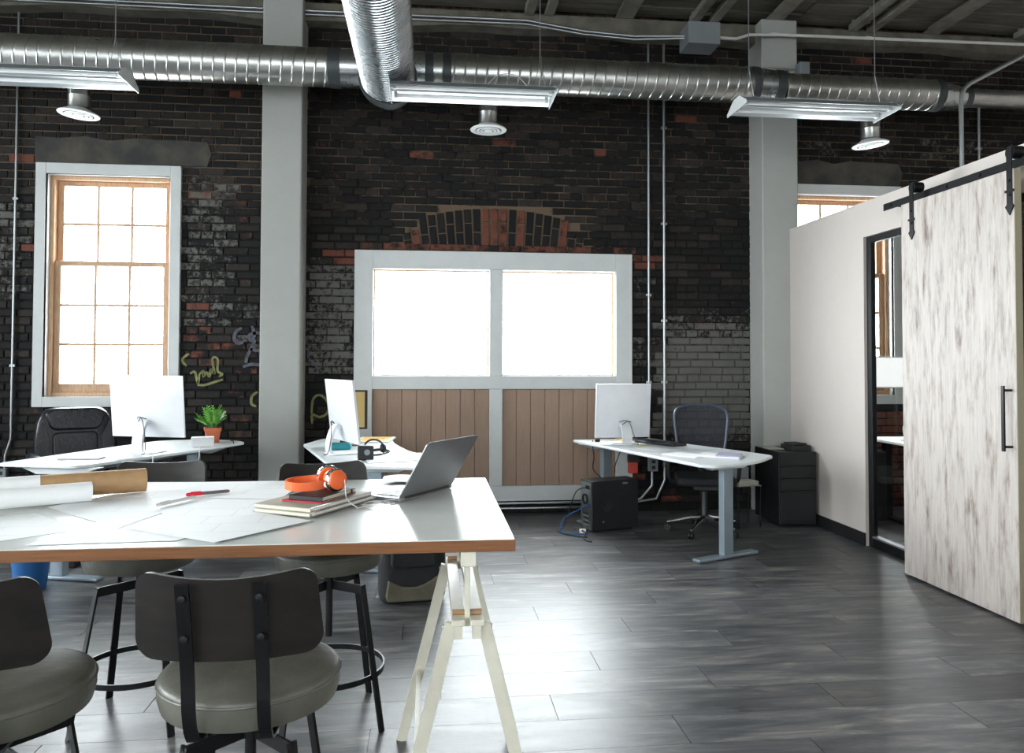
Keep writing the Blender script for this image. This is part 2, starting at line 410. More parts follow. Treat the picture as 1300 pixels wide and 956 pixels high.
def ss(a, b, x):
    t = max(0, min(1, (x - a) / (b - a))); return t * t * (3 - 2 * t)
def inr(x, a, b, s=.08): return ss(a - s, a + s, x) * (1 - ss(b - s, b + s, x))
def wear(x, z):
    wv = 0.0
    wv = max(wv, .49 * inr(x, -2.25, -1.78, .05) * inr(z, 1.75, 3.2))
    wv = max(wv, .42 * inr(x, -1.78, -1.5, .03) * inr(z, 1.5, 2.2))
    wv = max(wv, .49 * inr(x, -5, -3.6, .05) * inr(z, 1.95, 2.95))
    wv = max(wv, .58 * inr(x, -1.15, -.68) * inr(z, 1.30, 2.40))
    wv = max(wv, .42 * inr(x, 1.96, 2.2) * inr(z, 1.2, 2.4))
    wv = max(wv, .78 * inr(x, 2.2, 3.2) * (1 - ss(1.3, 2.6, z)) * ss(.4, .9, z))
    wv = max(wv, .40 * inr(x, 3.5, 6.6) * inr(z, 3.45, 3.85, .1))
    wv = max(wv, .30 * inr(x, -3.2, -1.6) * inr(z, 3.3, 3.7))
    wv = max(wv, .24)
    rd = .27 + .06 * math.sin(x * 3.1 + z * 5)
    rd = max(rd, .62 * inr(x, -2.25, -1.9, .03) * inr(z, 2.93, 3.02, .02))
    rd = max(rd, .62 * inr(x, -1.0, -.68, .02) * inr(z, 2.35, 2.5, .02))
    rd = max(rd, .62 * inr(x, 1.96, 2.25, .02) * inr(z, 2.35, 2.52, .02))
    rd = max(rd, .52 * inr(x, -.7, 1.96, .02) * inr(z, 2.48, 2.56, .01))
    rd = max(rd, .50 * inr(x, -2.2, -1.98, .03) * inr(z, 1.35, 1.85))
    rd = max(rd, .40 * inr(x, -1.82, -1.66, .03) * inr(z, .6, 3.0))
    rd = max(rd, .62 * inr(x, 3.8, 6.0) * inr(z, 0, 1.0))
    mo = .29 + .22 * ss(2.4, 3.2, z) + .12 * inr(x, -4.5, -1.5) * ss(2.8, 3.3, z) + .10 * inr(x, 3.5, 6.6)
    if abs(x - .62) < .95 and 2.5 < z < 2.98: mo = .72
    return wv, rd, mo

wb = MB()
for (a, b_, c_, d_) in holes_rects(XW, XE, 0, 5.05, H_BACK):
    nx = max(1, round((b_ - a) / .12)); nz = max(1, round((d_ - c_) / .12))
    for i in range(nx):
        for j in range(nz):
            xs = [a + (b_ - a) * q / nx for q in (i, i + 1)]; zs = [c_ + (d_ - c_) * q / nz for q in (j, j + 1)]
            k0 = len(wb.v)
            for (X, Z) in ((xs[0], zs[0]), (xs[1], zs[0]), (xs[1], zs[1]), (xs[0], zs[1])):
                wv, rd, mo = wear(X, Z); wb.v.append((X, YW + .012, Z)); wb.c.append((wv, mo, 0, 1))
            wb.f.append((k0, k0 + 1, k0 + 2, k0 + 3))
def flatbox(mb, *a):
    k0 = len(mb.v); mb.box(*a); mb.c += [(0, .2, 0, 1)] * (len(mb.v) - k0)
for (a, b_, c_, d_) in holes_rects(XW, XE, 0, 5.05, H_BACK): flatbox(wb, a, b_, YW + .0125, YW + .32, c_, d_)
wall_back = tag(wb.build('wall_back', m_mortar), 'dark sooty brick back wall with mortar joints', kind='structure')

# bricks
rb = random.Random(3)
ARCH = (.62, .86)       # centre x, half width of the arch over the middle window
def arch_top(x): return 2.93 - .22 * (x - .62) ** 2
def blocked(x0, x1, z0, z1):
    for h in ((-3.52, -2.28, 1.04, 3.22), (-.69, 1.95, .13, 2.48), (3.51, 4.75, 1.04, 3.22), (-1.49, -1.155, 0, 4.8), (3.18, 3.52, 0, 4.8)):
        if x1 > h[0] and x0 < h[1] and z1 > h[2] and z0 < h[3]: return h
    return None
singles = []; rest = MB(); n_single = 0
def brick_geo(mb, x0, x1, z0, z1, M=None, c=None, pr=0.0):
    q = .004; yf = YW - pr; yb = YW + .0125
    vs = [(x0, yb, z0), (x1, yb, z0), (x1, yb, z1), (x0, yb, z1), (x0 + 0, yf + q, z0), (x1, yf + q, z0), (x1, yf + q, z1), (x0, yf + q, z1),
          (x0 + q, yf, z0 + q), (x1 - q, yf, z0 + q), (x1 - q, yf, z1 - q), (x0 + q, yf, z1 - q)]
    fs = [(8, 9, 10, 11)] + [(4 + i, 4 + (i + 1) % 4, 8 + (i + 1) % 4, 8 + i) for i in range(4)] + [(i, (i + 1) % 4, 4 + (i + 1) % 4, 4 + i) for i in range(4)]
    mb.add(vs, fs, M, c)
row = 0; z = .005
while z < 4.58:
    x = -5.2 - (0 if row % 2 else .11) - rb.random() * .02
    while x < 6.55:
        L = .21 + rb.uniform(-.008, .008)
        if row % 6 == 5: L = .105
        x0, x1 = x, x + L; x += L + .0105
        z0, z1 = z + rb.uniform(0, .002), z + .0625 + rb.uniform(-.002, .001)
        h = blocked(x0, x1, z0, z1)
        if h:
            if x0 < h[0] - .03: x1 = h[0]
            elif x1 > h[1] + .03: x0 = h[1]
            else: continue
        cx, cz = (x0 + x1) / 2, (z0 + z1) / 2
        if abs(cx - .62) < ARCH[1] and 2.555 < cz < arch_top(cx) + .02:
            if abs(cx - .62) + (x1 - x0) / 2 < ARCH[1] + .02: continue
        wv, rd, mo = wear(cx, cz)
        if rb.random() < .007: rd = .58
        wv += rb.uniform(-.08, .08); rd += rb.uniform(-.07, .05)
        c = (wv, rd, rb.random(), 1)
        pr = rb.uniform(-.003, .003)
        if -3.95 < x0 and x1 < -1.5 and cz > .55 and n_single < 296 and (cz < 3.55) and not (cx < -2.28 and cz > 1.0 and cz < 2.1):
            b = MB(); X, Z = cx, cz
            brick_geo(b, x0 - X, x1 - X, z0 - Z, z1 - Z, None, c, pr); b.v = [(vx, vy - YW, vz) for vx, vy, vz in b.v]
            b.build('brick', m_brick, wall_back, loc=(X, YW, Z)); n_single += 1
        else: brick_geo(rest, x0, x1, z0, z1, None, c, pr)
    z += .0735; row += 1
o = rest.build('brickwork', m_brick, wall_back); o['kind'] = 'stuff'
# radial bricks of the arch
ra = random.Random(5)
n = 21
for i in range(n):
    xb = .62 - ARCH[1] + .04 + i * (2 * ARCH[1] - .08) / (n - 1)
    th = math.atan2(xb - .62, 5.0)
    M = Matrix.Translation((xb, 0, 2.56)) @ Matrix.Rotation(th, 4, 'Y')
    top = arch_top(xb) - 2.56 - .015 - .10 * (abs(xb - .62) > .72)
    split = top * (.62 if i % 2 else .36)
    red = i in (1, 9, 10, 11, 13, 18)
    for (a0, a1) in ((.0, split - .006), (split + .006, top)):
        c = (.22, (.62 if red else .28) + ra.uniform(-.04, .04), ra.random() * .7, 1)
        b = MB(); hw = .0335
        brick_geo(b, -hw, hw, a0, a1, None, c, .001)
        b.v = [tuple(M @ Vector((vx, vy, vz))) for vx, vy, vz in b.v]
        b.build('arch_brick', m_brick, wall_back)
# smoked plaster lintel patches over the side windows
for (x0, x1) in ((-3.55, -2.05), (3.53, 4.75)):
    b = MB(); rr = random.Random(int(x0 * 10))
    pts = [(x0, 3.24), (x1, 3.24), (x1 + .04, 3.36)] + [(x1 - (x1 - x0) * t / 7, 3.46 + rr.uniform(-.025, .03)) for t in range(0, 8)]
    M = Matrix(((1, 0, 0, 0), (0, 0, 1, 0), (0, 1, 0, 0), (0, 0, 0, 1)))
    b.prism(pts, 7.352, 7.375, M); b.f = [f[::-1] for f in b.f]
    b.build('plaster_patch', m_plaster, wall_back)

def stroke(name, pts, wd, m):
    """flat ribbon of paint on the brick face"""
    P = [(p.x, p.y) for p in cr([(x, z_, 0) for x, z_ in pts], 5)]
    b = MB(); n_ = len(P)
    for i, (x, z_) in enumerate(P):
        a = P[max(i - 1, 0)]; c_ = P[min(i + 1, n_ - 1)]; dx, dz = c_[0] - a[0], c_[1] - a[1]; L = math.hypot(dx, dz) or 1
        ww = wd * (.5 + .5 * math.sin(PI * min(1, (i + 1) / 4, (n_ - i) / 4) / 2))
        nx, nz = -dz / L * ww / 2, dx / L * ww / 2
        b.v += [(x + nx, YW - .0045, z_ + nz), (x - nx, YW - .0045, z_ - nz)]
        if i: k_ = 2 * i; b.f.append((k_ - 2, k_ - 1, k_ + 1, k_))
    return b.build(name, m, wall_back)
GX = lambda px: -2.188 + (px - 240) * .00755
GZ = lambda py: 1.469 - (py - 455) * .00755
def gpx(u, v): return (GX(230 + u / 5.973), GZ(400 + v / 5.973))
for pts in ([(60, 295), (25, 320), (15, 350), (45, 385)], [(70, 440), (100, 425), (115, 470), (125, 510), (135, 440)], [(135, 440), (165, 420), (160, 460), (185, 430), (205, 460), (215, 400)],
            [(215, 400), (240, 440), (225, 330), (262, 335), (262, 420), (295, 440), (270, 462)], [(120, 522), (180, 520), (240, 500), (300, 482)]):
    stroke('graffiti_stroke', [gpx(*p) for p in pts], .022, m_graf1)
for pts in ([(430, 105), (390, 130), (375, 180), (400, 215), (440, 210)], [(500, 90), (520, 150), (500, 200), (480, 160), (540, 140), (590, 165)], [(525, 190), (500, 250), (470, 310), (460, 360)], [(440, 390), (500, 370), (560, 375), (595, 360)], [(490, 260), (540, 270), (595, 268)]):
    stroke('graffiti_stroke', [gpx(*p) for p in pts], .03, m_graf2)
def gp2(px, py): return (-1.017 + (px - 405) * .00755, 1.032 - (py - 515) * .00755)
stroke('graffiti_stroke', [gp2(*p) for p in ((396, 526), (398, 507), (407, 502), (416, 512), (415, 524), (406, 529), (397, 526), (397, 537))], .022, m_graf1)
stroke('graffiti_stroke', [gp2(*p) for p in ((331, 498), (325, 503), (324, 512), (330, 516))], .024, m_graf1)
stroke('graffiti_stroke', [gp2(*p) for p in ((393, 440), (392, 455), (404, 470))], .018, m_graf2)

# columns
for (x0, x1) in ((-1.499, -1.147), (3.169, 3.528)):
    b = MB(); b.box(x0, x1, 7.06, YW + .02, 0, 4.76)
    tag(b.build('column', m_col, bev=.012), 'pale grey square column left of the big double window' if x0 < 0 else 'pale grey square column where the office partition meets the brick wall', kind='structure')

# side, front and far walls (front and left have the tall windows that light the room)
def wall_holes(name, axis, pos, a0, a1, holes, m, thick, label):
    b = MB()
    for (a, b_, c_, d_) in holes_rects(a0, a1, 0, 5.0, holes):
        if axis == 'x': b.box(pos, pos + thick, a, b_, c_, d_)
        else: b.box(a, b_, pos, pos + thick, c_, d_)
    return tag(b.build(name, m), label, kind='structure')
LH = [(-3.2, -1.2, .9, 4.0), (0.0, 2.0, .9, 4.0), (3.4, 5.4, .9, 4.0)]
FH = [(-6.0, -3.6, .9, 4.2), (-2.6, -.2, .9, 4.2), (.8, 3.2, .9, 4.2)]
wall_holes('wall_left', 'x', XW - .3, YF, 7.7, LH, m_darkwall, .3, 'dark side wall with three tall windows')
wall_holes('wall_front', 'y', YF - .3, XW - .3, XE + .3, FH, m_darkwall, .3, 'dark wall behind the viewpoint with three tall windows')
wall_holes('wall_office', 'x', XE, YF, 7.7, [], m_wall, .3, 'pale wall on the far side of the glazed office')
wn = 4
def simple_window(name, axis, pos, h, sgn):
    b = MB(); a0, a1, c0, c1 = h; t = .06
    segs = [(a0, a1, c0, c0 + t), (a0, a1, c1 - t, c1), (a0, a0 + t, c0 + t, c1 - t), (a1 - t, a1, c0 + t, c1 - t), ((a0 + a1) / 2 - .025, (a0 + a1) / 2 + .025, c0 + t, c1 - t), (a0 + t, a1 - t, (c0 + c1) / 2 - .025, (c0 + c1) / 2 + .025)]
    for s in segs:
        if axis == 'x': b.box(pos, pos + .08, *s)
        else: b.box(s[0], s[1], pos, pos + .08, s[2], s[3])
    o = tag(b.build(name, m_trim), 'tall white-framed window in the outer wall', kind='structure')
    g = MB()
    if axis == 'x': g.box(pos + .035, pos + .041, a0 + t, a1 - t, c0 + t, c1 - t)
    else: g.box(a0 + t, a1 - t, pos + .035, pos + .041, c0 + t, c1 - t)
    g.build('pane', m_glass, o)
    if axis == 'x': portal('portal_window', (pos - .02, (a0 + a1) / 2, (c0 + c1) / 2), (a1 - a0, c1 - c0), (1, 0, 0)).rotation_euler = (PI / 2, 0, -PI / 2)
    else: portal('portal_window', ((a0 + a1) / 2, pos - .02, (c0 + c1) / 2), (a1 - a0, c1 - c0), (0, 1, 0)).rotation_euler = (-PI / 2, PI, 0)
for h in LH: simple_window('window_%d' % wn, 'x', XW - .2, h, 1); wn += 1
for h in FH: simple_window('window_%d' % wn, 'y', YF - .2, h, 1); wn += 1

# ceiling: slab, boards, purlins, ledge on the brick
b = MB(); b.box(XW - .3, XE + .3, YF - .3, 7.7, 5.0, 5.15)
ceiling = tag(b.build('ceiling', m_wood_deck), 'dim open timber ceiling of boards on steel joists', kind='structure')
yy = 7.30; rr = random.Random(8)
while yy > 3.6:
    x0 = -5.0
    for x1 in (-1.6, 1.9, 3.6, 6.55):
        b = MB(); b.box(x0, x1 - .004, yy - .225, yy, ZC + .02 + rr.uniform(0, .01), 4.98); b.build('ceiling_board', m_wood_deck, ceiling, bev=.008, bseg=1)
        x0 = x1
    yy -= .24
b = MB(); b.box(XW, -5, 3.5, 7.36, ZC + .02, 4.98); b.box(XW, XE, YF, 3.46, ZC + .02, 4.98); o = b.build('ceiling_boards', m_wood_deck, ceiling); o['kind'] = 'stuff'
b = MB(); rr = random.Random(4); n_ = 60
for i in range(n_):
    xa, xb = -5.5 + i * 12.1 / n_, -5.5 + (i + 1) * 12.1 / n_
    za, zb = [4.60 + .018 * math.sin(x * 1.7) + .012 * math.sin(x * 5.3) for x in (xa, xb)]
    b.add([(xa, 7.2, za), (xb, 7.2, zb), (xb, 7.2, 4.755), (xa, 7.2, 4.755), (xa, 7.37, za), (xb, 7.37, zb), (xb, 7.37, 4.755), (xa, 7.37, 4.755)], [(0, 1, 2, 3), (0, 4, 5, 1), (3, 2, 6, 7)])
b.build('ledge', m_conc, ceiling)
for x, kind in ((-3.0, 'a'), (-1.3, 'b'), (.93, 'a'), (1.85, 'b'), (2.54, 'a'), (3.3, 'b'), (4.17, 'a'), (5.0, 'b'), (5.94, 'a')):
    b = MB()
    if kind == 'a':
        for dx in (0, .19):
            b.box(x + dx - .045, x + dx + .045, 3.0, 7.19, 4.735, 4.80)
        for i in range(14): b.box(x - .045, x + .235, 3.2 + i * .3, 3.23 + i * .3, 4.79, 4.82)
    else:
        b.box(x - .03, x + .03, 3.0, 7.19, 4.76, 4.82)
        b.box(x - .09, x + .09, 3.0, 7.19, 4.752, 4.76)
    b.build('joist', m_steelp, ceiling, bev=.006, bseg=1)

# ---------------------------------------------------------------- windows in the back wall
def casing(b, X0, X1, Z0, Z1, x0, x1, z0, z1, y0=7.325, y1=7.37):
    b.box(X0, x0, y0, y1, Z0, Z1); b.box(x1, X1, y0, y1, Z0, Z1); b.box(x0, x1, y0, y1, z1, Z1); b.box(x0, x1, y0, y1, Z0, z0)
def sash_window(name, dx, label):
    b = MB(); X0, X1, Z0, Z1 = -3.53 + dx, -2.27 + dx, 1.029, 3.233; x0, x1, z0, z1 = -3.442 + dx, -2.363 + dx, 1.12, 3.137
    casing(b, X0, X1, Z0, Z1, x0, x1, z0, z1)
    o = tag(b.build(name, m_trim, bev=.003, bseg=1), label, kind='structure')
    j = MB(); yj = 7.55
    j.box(x0 - .015, x0, 7.33, yj, z0, z1); j.box(x1, x1 + .015, 7.33, yj, z0, z1); j.box(x0 - .015, x1 + .015, 7.33, yj, z1, z1 + .015); j.box(x0 - .015, x1 + .015, 7.33, yj, z0 - .015, z0)
    j.build('reveal', m_trim, o)
    f = MB(); t = .035
    casing(f, x0, x1, z0, z1, x0 + t, x1 - t, z0 + t, z1 - t, 7.42, 7.53)
    f.build('window_frame', m_pine, o, bev=.004, bseg=1)
    xa, xb = x0 + t, x1 - t; zm = 2.33
    def sash(za, zb, ya, rows, nm):
        st = .055; s = MB(); casing(s, xa, xb, za, zb, xa + st, xb - st, za + (.08 if nm == 'lower_sash' else .045), zb - .045, ya, ya + .035)
        so = s.build(nm, m_pine, o, bev=.004, bseg=1)
        gx0, gx1, gz0, gz1 = xa + st, xb - st, za + (.08 if nm == 'lower_sash' else .045), zb - .045
        for i in (1, 2):
            X = gx0 + (gx1 - gx0) * i / 3; q = MB(); q.box(X - .011, X + .011, ya + .006, ya + .029, gz0, gz1); q.build('muntin', m_pine, so)
        for i in range(1, rows):
            Z = gz0 + (gz1 - gz0) * i / rows; q = MB(); q.box(gx0, gx1, ya + .007, ya + .028, Z - .011, Z + .011); q.build('muntin', m_pine, so)
        for i in range(3):
            for r_ in range(rows):
                q = MB(); q.box(gx0 + (gx1 - gx0) * i / 3 + .011, gx0 + (gx1 - gx0) * (i + 1) / 3 - .011, ya + .0155, ya + .0195, gz0 + (gz1 - gz0) * r_ / rows + .011, gz0 + (gz1 - gz0) * (r_ + 1) / rows - .011)
                q.build('pane', m_glass, so)
    sash(zm - .02, z1 - t, 7.485, 2, 'upper_sash')
    sash(z0 + t, zm + .03, 7.445, 3, 'lower_sash')
sash_window('window_1', 0, 'tall pine sash window with white surround behind the leather chair')
sash_window('window_3', 7.03, 'pine sash window with white surround half hidden by the office partition')
# wide double window with boarded panels below
b = MB(); y0, y1 = 7.322, 7.372
b.box(-.698, -.527, y0, y1, .123, 2.493); b.box(1.80, 1.962, y0, y1, .123, 2.493)
b.box(-.527, 1.80, y0, y1, 2.322, 2.493); b.box(-.527, 1.80, y0, y1, 1.185, 1.311); b.box(-.527, 1.80, y0, y1, .123, .266)
b.box(.5736, .6967, y0, y1, .266, 1.185); b.box(.5736, .6967, y0, y1, 1.311, 2.322)
win2 = tag(b.build('window_2', m_trim, bev=.003, bseg=1), 'wide white double window unit with brown boarded panels underneath', kind='structure')
for (xa, xb) in ((-.527, .5736), (.6967, 1.80)):
    j = MB(); yj = 7.47; za, zb = 1.311, 2.322
    j.box(xa - .012, xa, 7.33, yj, za, zb); j.box(xb, xb + .012, 7.33, yj, za, zb); j.box(xa - .012, xb + .012, 7.33, yj, zb, zb + .012); j.box(xa - .012, xb + .012, 7.33, yj, za - .012, za)
    j.build('reveal', m_trim, win2)
    f = MB(); casing(f, xa, xb, za, zb, xa + .014, xb - .014, za + .014, zb - .014, 7.435, 7.465); f.build('glazing_bead', m_pine, win2)
    g = MB(); g.box(xa + .014, xb - .014, 7.446, 7.452, za + .014, zb - .014); g.build('pane', m_glass, win2)
    bk = MB(); bk.box(xa - .02, xb + .02, 7.372, 7.45, .25, 1.2); bk.build('panel_backing', m_blackpt, win2)
    wd = (xb - xa) / 8
    for i in range(8):
        q = MB(); q.box(xa + i * wd + .0012, xa + (i + 1) * wd - .0012, 7.352, 7.372, .266, 1.185); q.build('panel_board', m_board, win2, bev=.004, bseg=1)

# ---------------------------------------------------------------- office partition, barn door, glazing
PX0, PX1, PT = 3.44, 3.54, 2.727
b = MB(); b.box(PX0, PX1, 5.80, 7.06, 0, PT); b.box(PX0, PX1, 2.9, 5.80, 2.445, PT); b.box(PX0, PX1, YF, 2.9, 0, PT)
part = tag(b.build('wall_right', m_wall), 'pale partition wall of the corner office, lower than the brick wall', kind='structure')
b = MB(); b.box(PX0 - .012, PX0, 5.80, 7.05, 0, .10); b.box(PX0 - .012, PX0, YF, 2.9, 0, .10)
tag(b.build('baseboard_right', m_blackpt), 'black baseboard under the pale partition', kind='structure')
b = MB(); xa, xb = 3.463, 3.505
b.box(xa, xb, 5.74, 5.80, 0, 2.445); b.box(xa, xb, 2.9, 2.96, 0, 2.445); b.box(xa, xb, 2.96, 5.74, 2.395, 2.445); b.box(xa, xb, 2.96, 5.74, 0, .075); b.box(xa, xb, 4.9, 4.95, .075, 2.395); b.box(xa, xb, 3.9, 3.95, .075, 2.395)
gd = tag(b.build('door_2', m_black, bev=.003, bseg=1), 'black-framed glazed office front beside the sliding door', kind='structure')
for (ya, yb) in ((4.95, 5.74), (3.95, 4.9), (2.96, 3.9)):
    g = MB(); g.box(3.480, 3.488, ya, yb, .075, 2.395); g.build('pane', m_glass, gd)
g = MB(); g.box(3.458, 3.51, 4.95, 5.74, .075, .088); g.build('threshold', m_alu, gd)

door = tag(thing('door_1', 'sliding barn door of weathered white boards with black strap hangers', 'door', (3.26, 4.47, 0)), None, kind='structure')
DX0, DX1, DY0, DY1, DZ0, DZ1 = 3.237, 3.282, 3.958, 4.99, .015, 2.535
b = MB(); b.box(DX0 - 3.26, DX1 - 3.26, DY0 - 4.47, DY1 - 4.47, DZ0, DZ1)
b.build('door_panel', m_barn, door, bev=.002, bseg=1)
b = MB(); b.box(DX0 + .002 - 3.26, DX1 - .002 - 3.26, DY0 - 4.47 - .003, DY0 - 4.47, DZ0, DZ1)
o = b.build('edge_band', mat('door_edge_band', (150, 140, 118), .5), door)
for yc in (3.985, 4.87):
    b = MB(); xs = DX0 - 3.26 - .006; Yc = yc - 4.47
    M = Matrix(((0, 0, 1, 0), (1, 0, 0, 0), (0, 1, 0, 0), (0, 0, 0, 1)))
    pts = [(Yc - .024, 2.36), (Yc - .012, 2.36), (Yc - .012, 2.335), (Yc - .024, 2.335)]
    prof = [(Yc - .02, 2.62), (Yc - .02, 2.34), (Yc - .034, 2.325), (Yc, 2.275), (Yc + .034, 2.325), (Yc + .02, 2.34), (Yc + .02, 2.62), (Yc + .012, 2.645), (Yc - .012, 2.645)]
    b.prism(prof, xs - .001, xs + .007, M)
    b.box(xs - .004, xs + .007, Yc - .032, Yc + .032, 2.405, 2.42)
    h = b.build('hanger_strap', m_black, door, bev=.0015, bseg=1)
    b = MB(); b.cyl((xs + .007, Yc, 2.632), (xs + .075, Yc, 2.632), .036, 24); b.build('roller', m_black, h, smooth=True)
    b = MB(); b.box(xs + .0, xs + .085, Yc - .02, Yc + .02, 2.625, 2.66); b.build('yoke', m_black, h, bev=.003, bseg=1)
    b = MB()
    for zz in (2.39, 2.47): b.cyl((xs - .006, Yc, zz), (xs + .001, Yc, zz), .008, 8)
    b.build('bolt', m_black, h)
b = MB(); hy = 3.994 - 4.47
b.box(3.178 - 3.26, 3.190 - 3.26, hy - .011, hy + .011, .955, 1.32)
hd = b.build('handle', m_black, door, bev=.002, bseg=1)
for zz in (1.295, .98):
    b = MB(); b.cyl((3.185 - 3.26, hy, zz), (3.24 - 3.26, hy, zz), .007, 10); b.build('handle_post', m_black, hd, smooth=True)
b = MB(); b.box(3.294, 3.302, 2.85, 5.29, 2.553, 2.603)
tr = tag(b.build('trim_1', m_black, bev=.001, bseg=1), 'long black flat steel track of the sliding door', kind='structure')
for yy in (5.2, 4.6, 4.3, 3.7, 3.1):
    b = MB(); b.cyl((3.30, yy, 2.578), (3.441, yy, 2.578), .011, 12); b.cyl((3.288, yy, 2.578), (3.295, yy, 2.578), .011, 6); b.build('standoff_bolt', m_black, tr)

# ---------------------------------------------------------------- ducts
def spiral2(b, a, ax, L, r, pitch, ridge, seg=40, n_per=6):
    """straight-ringed tube whose seams are slanted ridges"""
    ax = Vector(ax).normalized(); u = ax.orthogonal().normalized(); v = ax.cross(u); a = Vector(a)
    n_per = 5; T = int(L / pitch); N = T * n_per; k0 = len(b.v); sl = pitch * .35; hw_ = min(.006, pitch * .17)
    for i in range(N + 1):
        base = (i // n_per) * L / T; q = i % n_per
        s0 = base + (0, hw_, 2 * hw_, L / T - 2 * hw_, L / T - hw_)[q]
        for j in range(seg):
            th = 2 * PI * j / seg; s = s0 + (sl * math.sin(th) if 0 < i < N else 0)
            s = min(max(s, 0), L); rr_ = r + (ridge if q == 0 else 0)
            b.v.append(tuple(a + ax * s + (u * math.cos(th) + v * math.sin(th)) * rr_))
    for i in range(N):
        for j in range(seg):
            j2 = (j + 1) % seg
            b.f.append((k0 + i * seg + j, k0 + i * seg + j2, k0 + (i + 1) * seg + j2, k0 + (i + 1) * seg + j))
    return b
ZD, YD = 3.93, 6.60
duct = thing('spiral_duct', 'long horizontal galvanised spiral duct running along the brick wall', 'duct', (0, YD, ZD))
b = MB(); spiral2(b, (-5.2, 0, 0), (1, 0, 0), 4.42, .16, .09, .004); b.build('pipe_run', m_galvw, duct, smooth=True, angle=60)
b = MB(); spiral2(b, (.0, 0, 0), (1, 0, 0), 2.86, .156, .09, .004); b.build('pipe_run', m_galvw, duct, smooth=True, angle=60)
b = MB(); b.lathe([(.16, -.78), (.16, .04)], 40, Matrix.Rotation(PI / 2, 4, 'Y')); b.build('tee_fitting', m_galv, duct, smooth=True)
b = MB(); b.lathe([(.156, 2.84), (.157, 2.96), (.142, 3.04), (.14, 3.17)], 40, Matrix.Rotation(PI / 2, 4, 'Y')); b.build('reducer', m_galv, duct, smooth=True)
b = MB(); spiral2(b, (3.15, 0, -.02), (1, 0, 0), 1.50, .138, .09, .004); b.build('pipe_run', m_galvw, duct, smooth=True, angle=60)
b = MB(); b.lathe([(.138, 0), (.085, .27)], 40, Matrix.Translation((4.65, 0, -.03)) @ Matrix.Rotation(PI / 2, 4, 'Y')); b.build('reducer', m_galv, duct, smooth=True)
b = MB(); spiral2(b, (4.90, 0, -.03), (1, 0, 0), 1.6, .083, .09, .003); b.build('pipe_run', m_galvw, duct, smooth=True, angle=60)
for (xc, wd, r_, dz) in ((-.80, .10, .166, 0), (-.01, .07, .164, 0), (.14, .07, .164, 0), (2.87, .07, .162, 0), (3.10, .08, .146, -.005), (4.62, .07, .144, -.02), (4.92, .07, .090, -.03)):
    b = MB(); b.lathe([(r_ - .01, -wd / 2), (r_, -wd / 2), (r_ + .002, 0), (r_, wd / 2), (r_ - .01, wd / 2)], 40, Matrix.Translation((xc, 0, dz)) @ Matrix.Rotation(PI / 2, 4, 'Y')); b.build('collar', m_flange, duct, smooth=True)
# branch towards the viewer
br = thing('branch_duct', 'large ribbed galvanised duct overhead coming out of the wall duct', 'duct', (-.345, 6.34, 3.76))
b = MB(); spiral2(b, (0, 0, 0), (0, -1, 0), 5.4, .213, .038, .007, 48, 4); b.build('pipe_run', m_galv, br, smooth=True, angle=60)
b = MB(); b.lathe([(.20, -.03), (.236, -.03), (.238, .07), (.222, .07)], 48, Matrix.Rotation(PI / 2, 4, 'X')); b.build('collar', m_flange, br, smooth=True)
b = MB(); b.lathe([(.205, 0), (.205, .16)], 48, Matrix.Rotation(-PI / 2, 4, 'X')); b.build('tee_neck', m_galv, br, smooth=True)
for yy in (-.6, -2.6): b = MB(); b.cyl((0, yy, .2), (0, yy, 1.06), .004, 6); b.build('hanger_rod', m_conduit, br)
# drop vents
def vent(x, z, tilt, label):
    t = thing('ceiling_vent', label, 'vent', (x, YD, z), 0, 'round air outlets under the wall duct')
    b = MB(); b.lathe([(.082, .03), (.083, .12), (.085, .125), (.082, .13), (.082, ZD - z - .09)], 28); b.build('neck', m_galvw, t, smooth=True)
    M = Matrix.Rotation(tilt, 4, 'Y') @ Matrix.Translation((0, 0, -.018))
    b = MB(); b.lathe([(.080, .045), (.10, .030), (.150, .006), (.158, -.002), (.154, -.008), (.118, -.010), (.113, -.004), (.112, .012)], 40, M); b.build('outer_cone', m_vent, t, smooth=True)
    for r0, r1, zz in ((.100, .082, -.012), (.068, .052, -.013)):
        b = MB(); b.lathe([(r1 - .006, zz + .014), (r1, zz), (r0, zz - .002), (r0 + .003, zz + .002), (r1 + .004, zz + .010)], 40, M); b.build('ring_cone', m_vent, t, smooth=True)
    b = MB(); b.lathe([(0, -.018), (.034, -.016), (.038, -.011), (.02, .004), (0, .006)], 28, M); b.build('centre_disc', m_vent, t, smooth=True)
    b = MB(); b.lathe([(0, .014), (.113, .012)], 32, M); b.build('throat_shade', m_blackpt, t)  # black disc stands in for the shade inside the hollow neck
m_vent = mat('vent_enamel', (226, 229, 230), .5)
vent(-2.855, 3.478, .07, 'round white air outlet hanging above the tall sash window')
vent(.50, 3.467, 0, 'round white air outlet hanging above the wide double window')
vent(3.991, 3.452, -.1, 'round white air outlet hanging above the office partition')

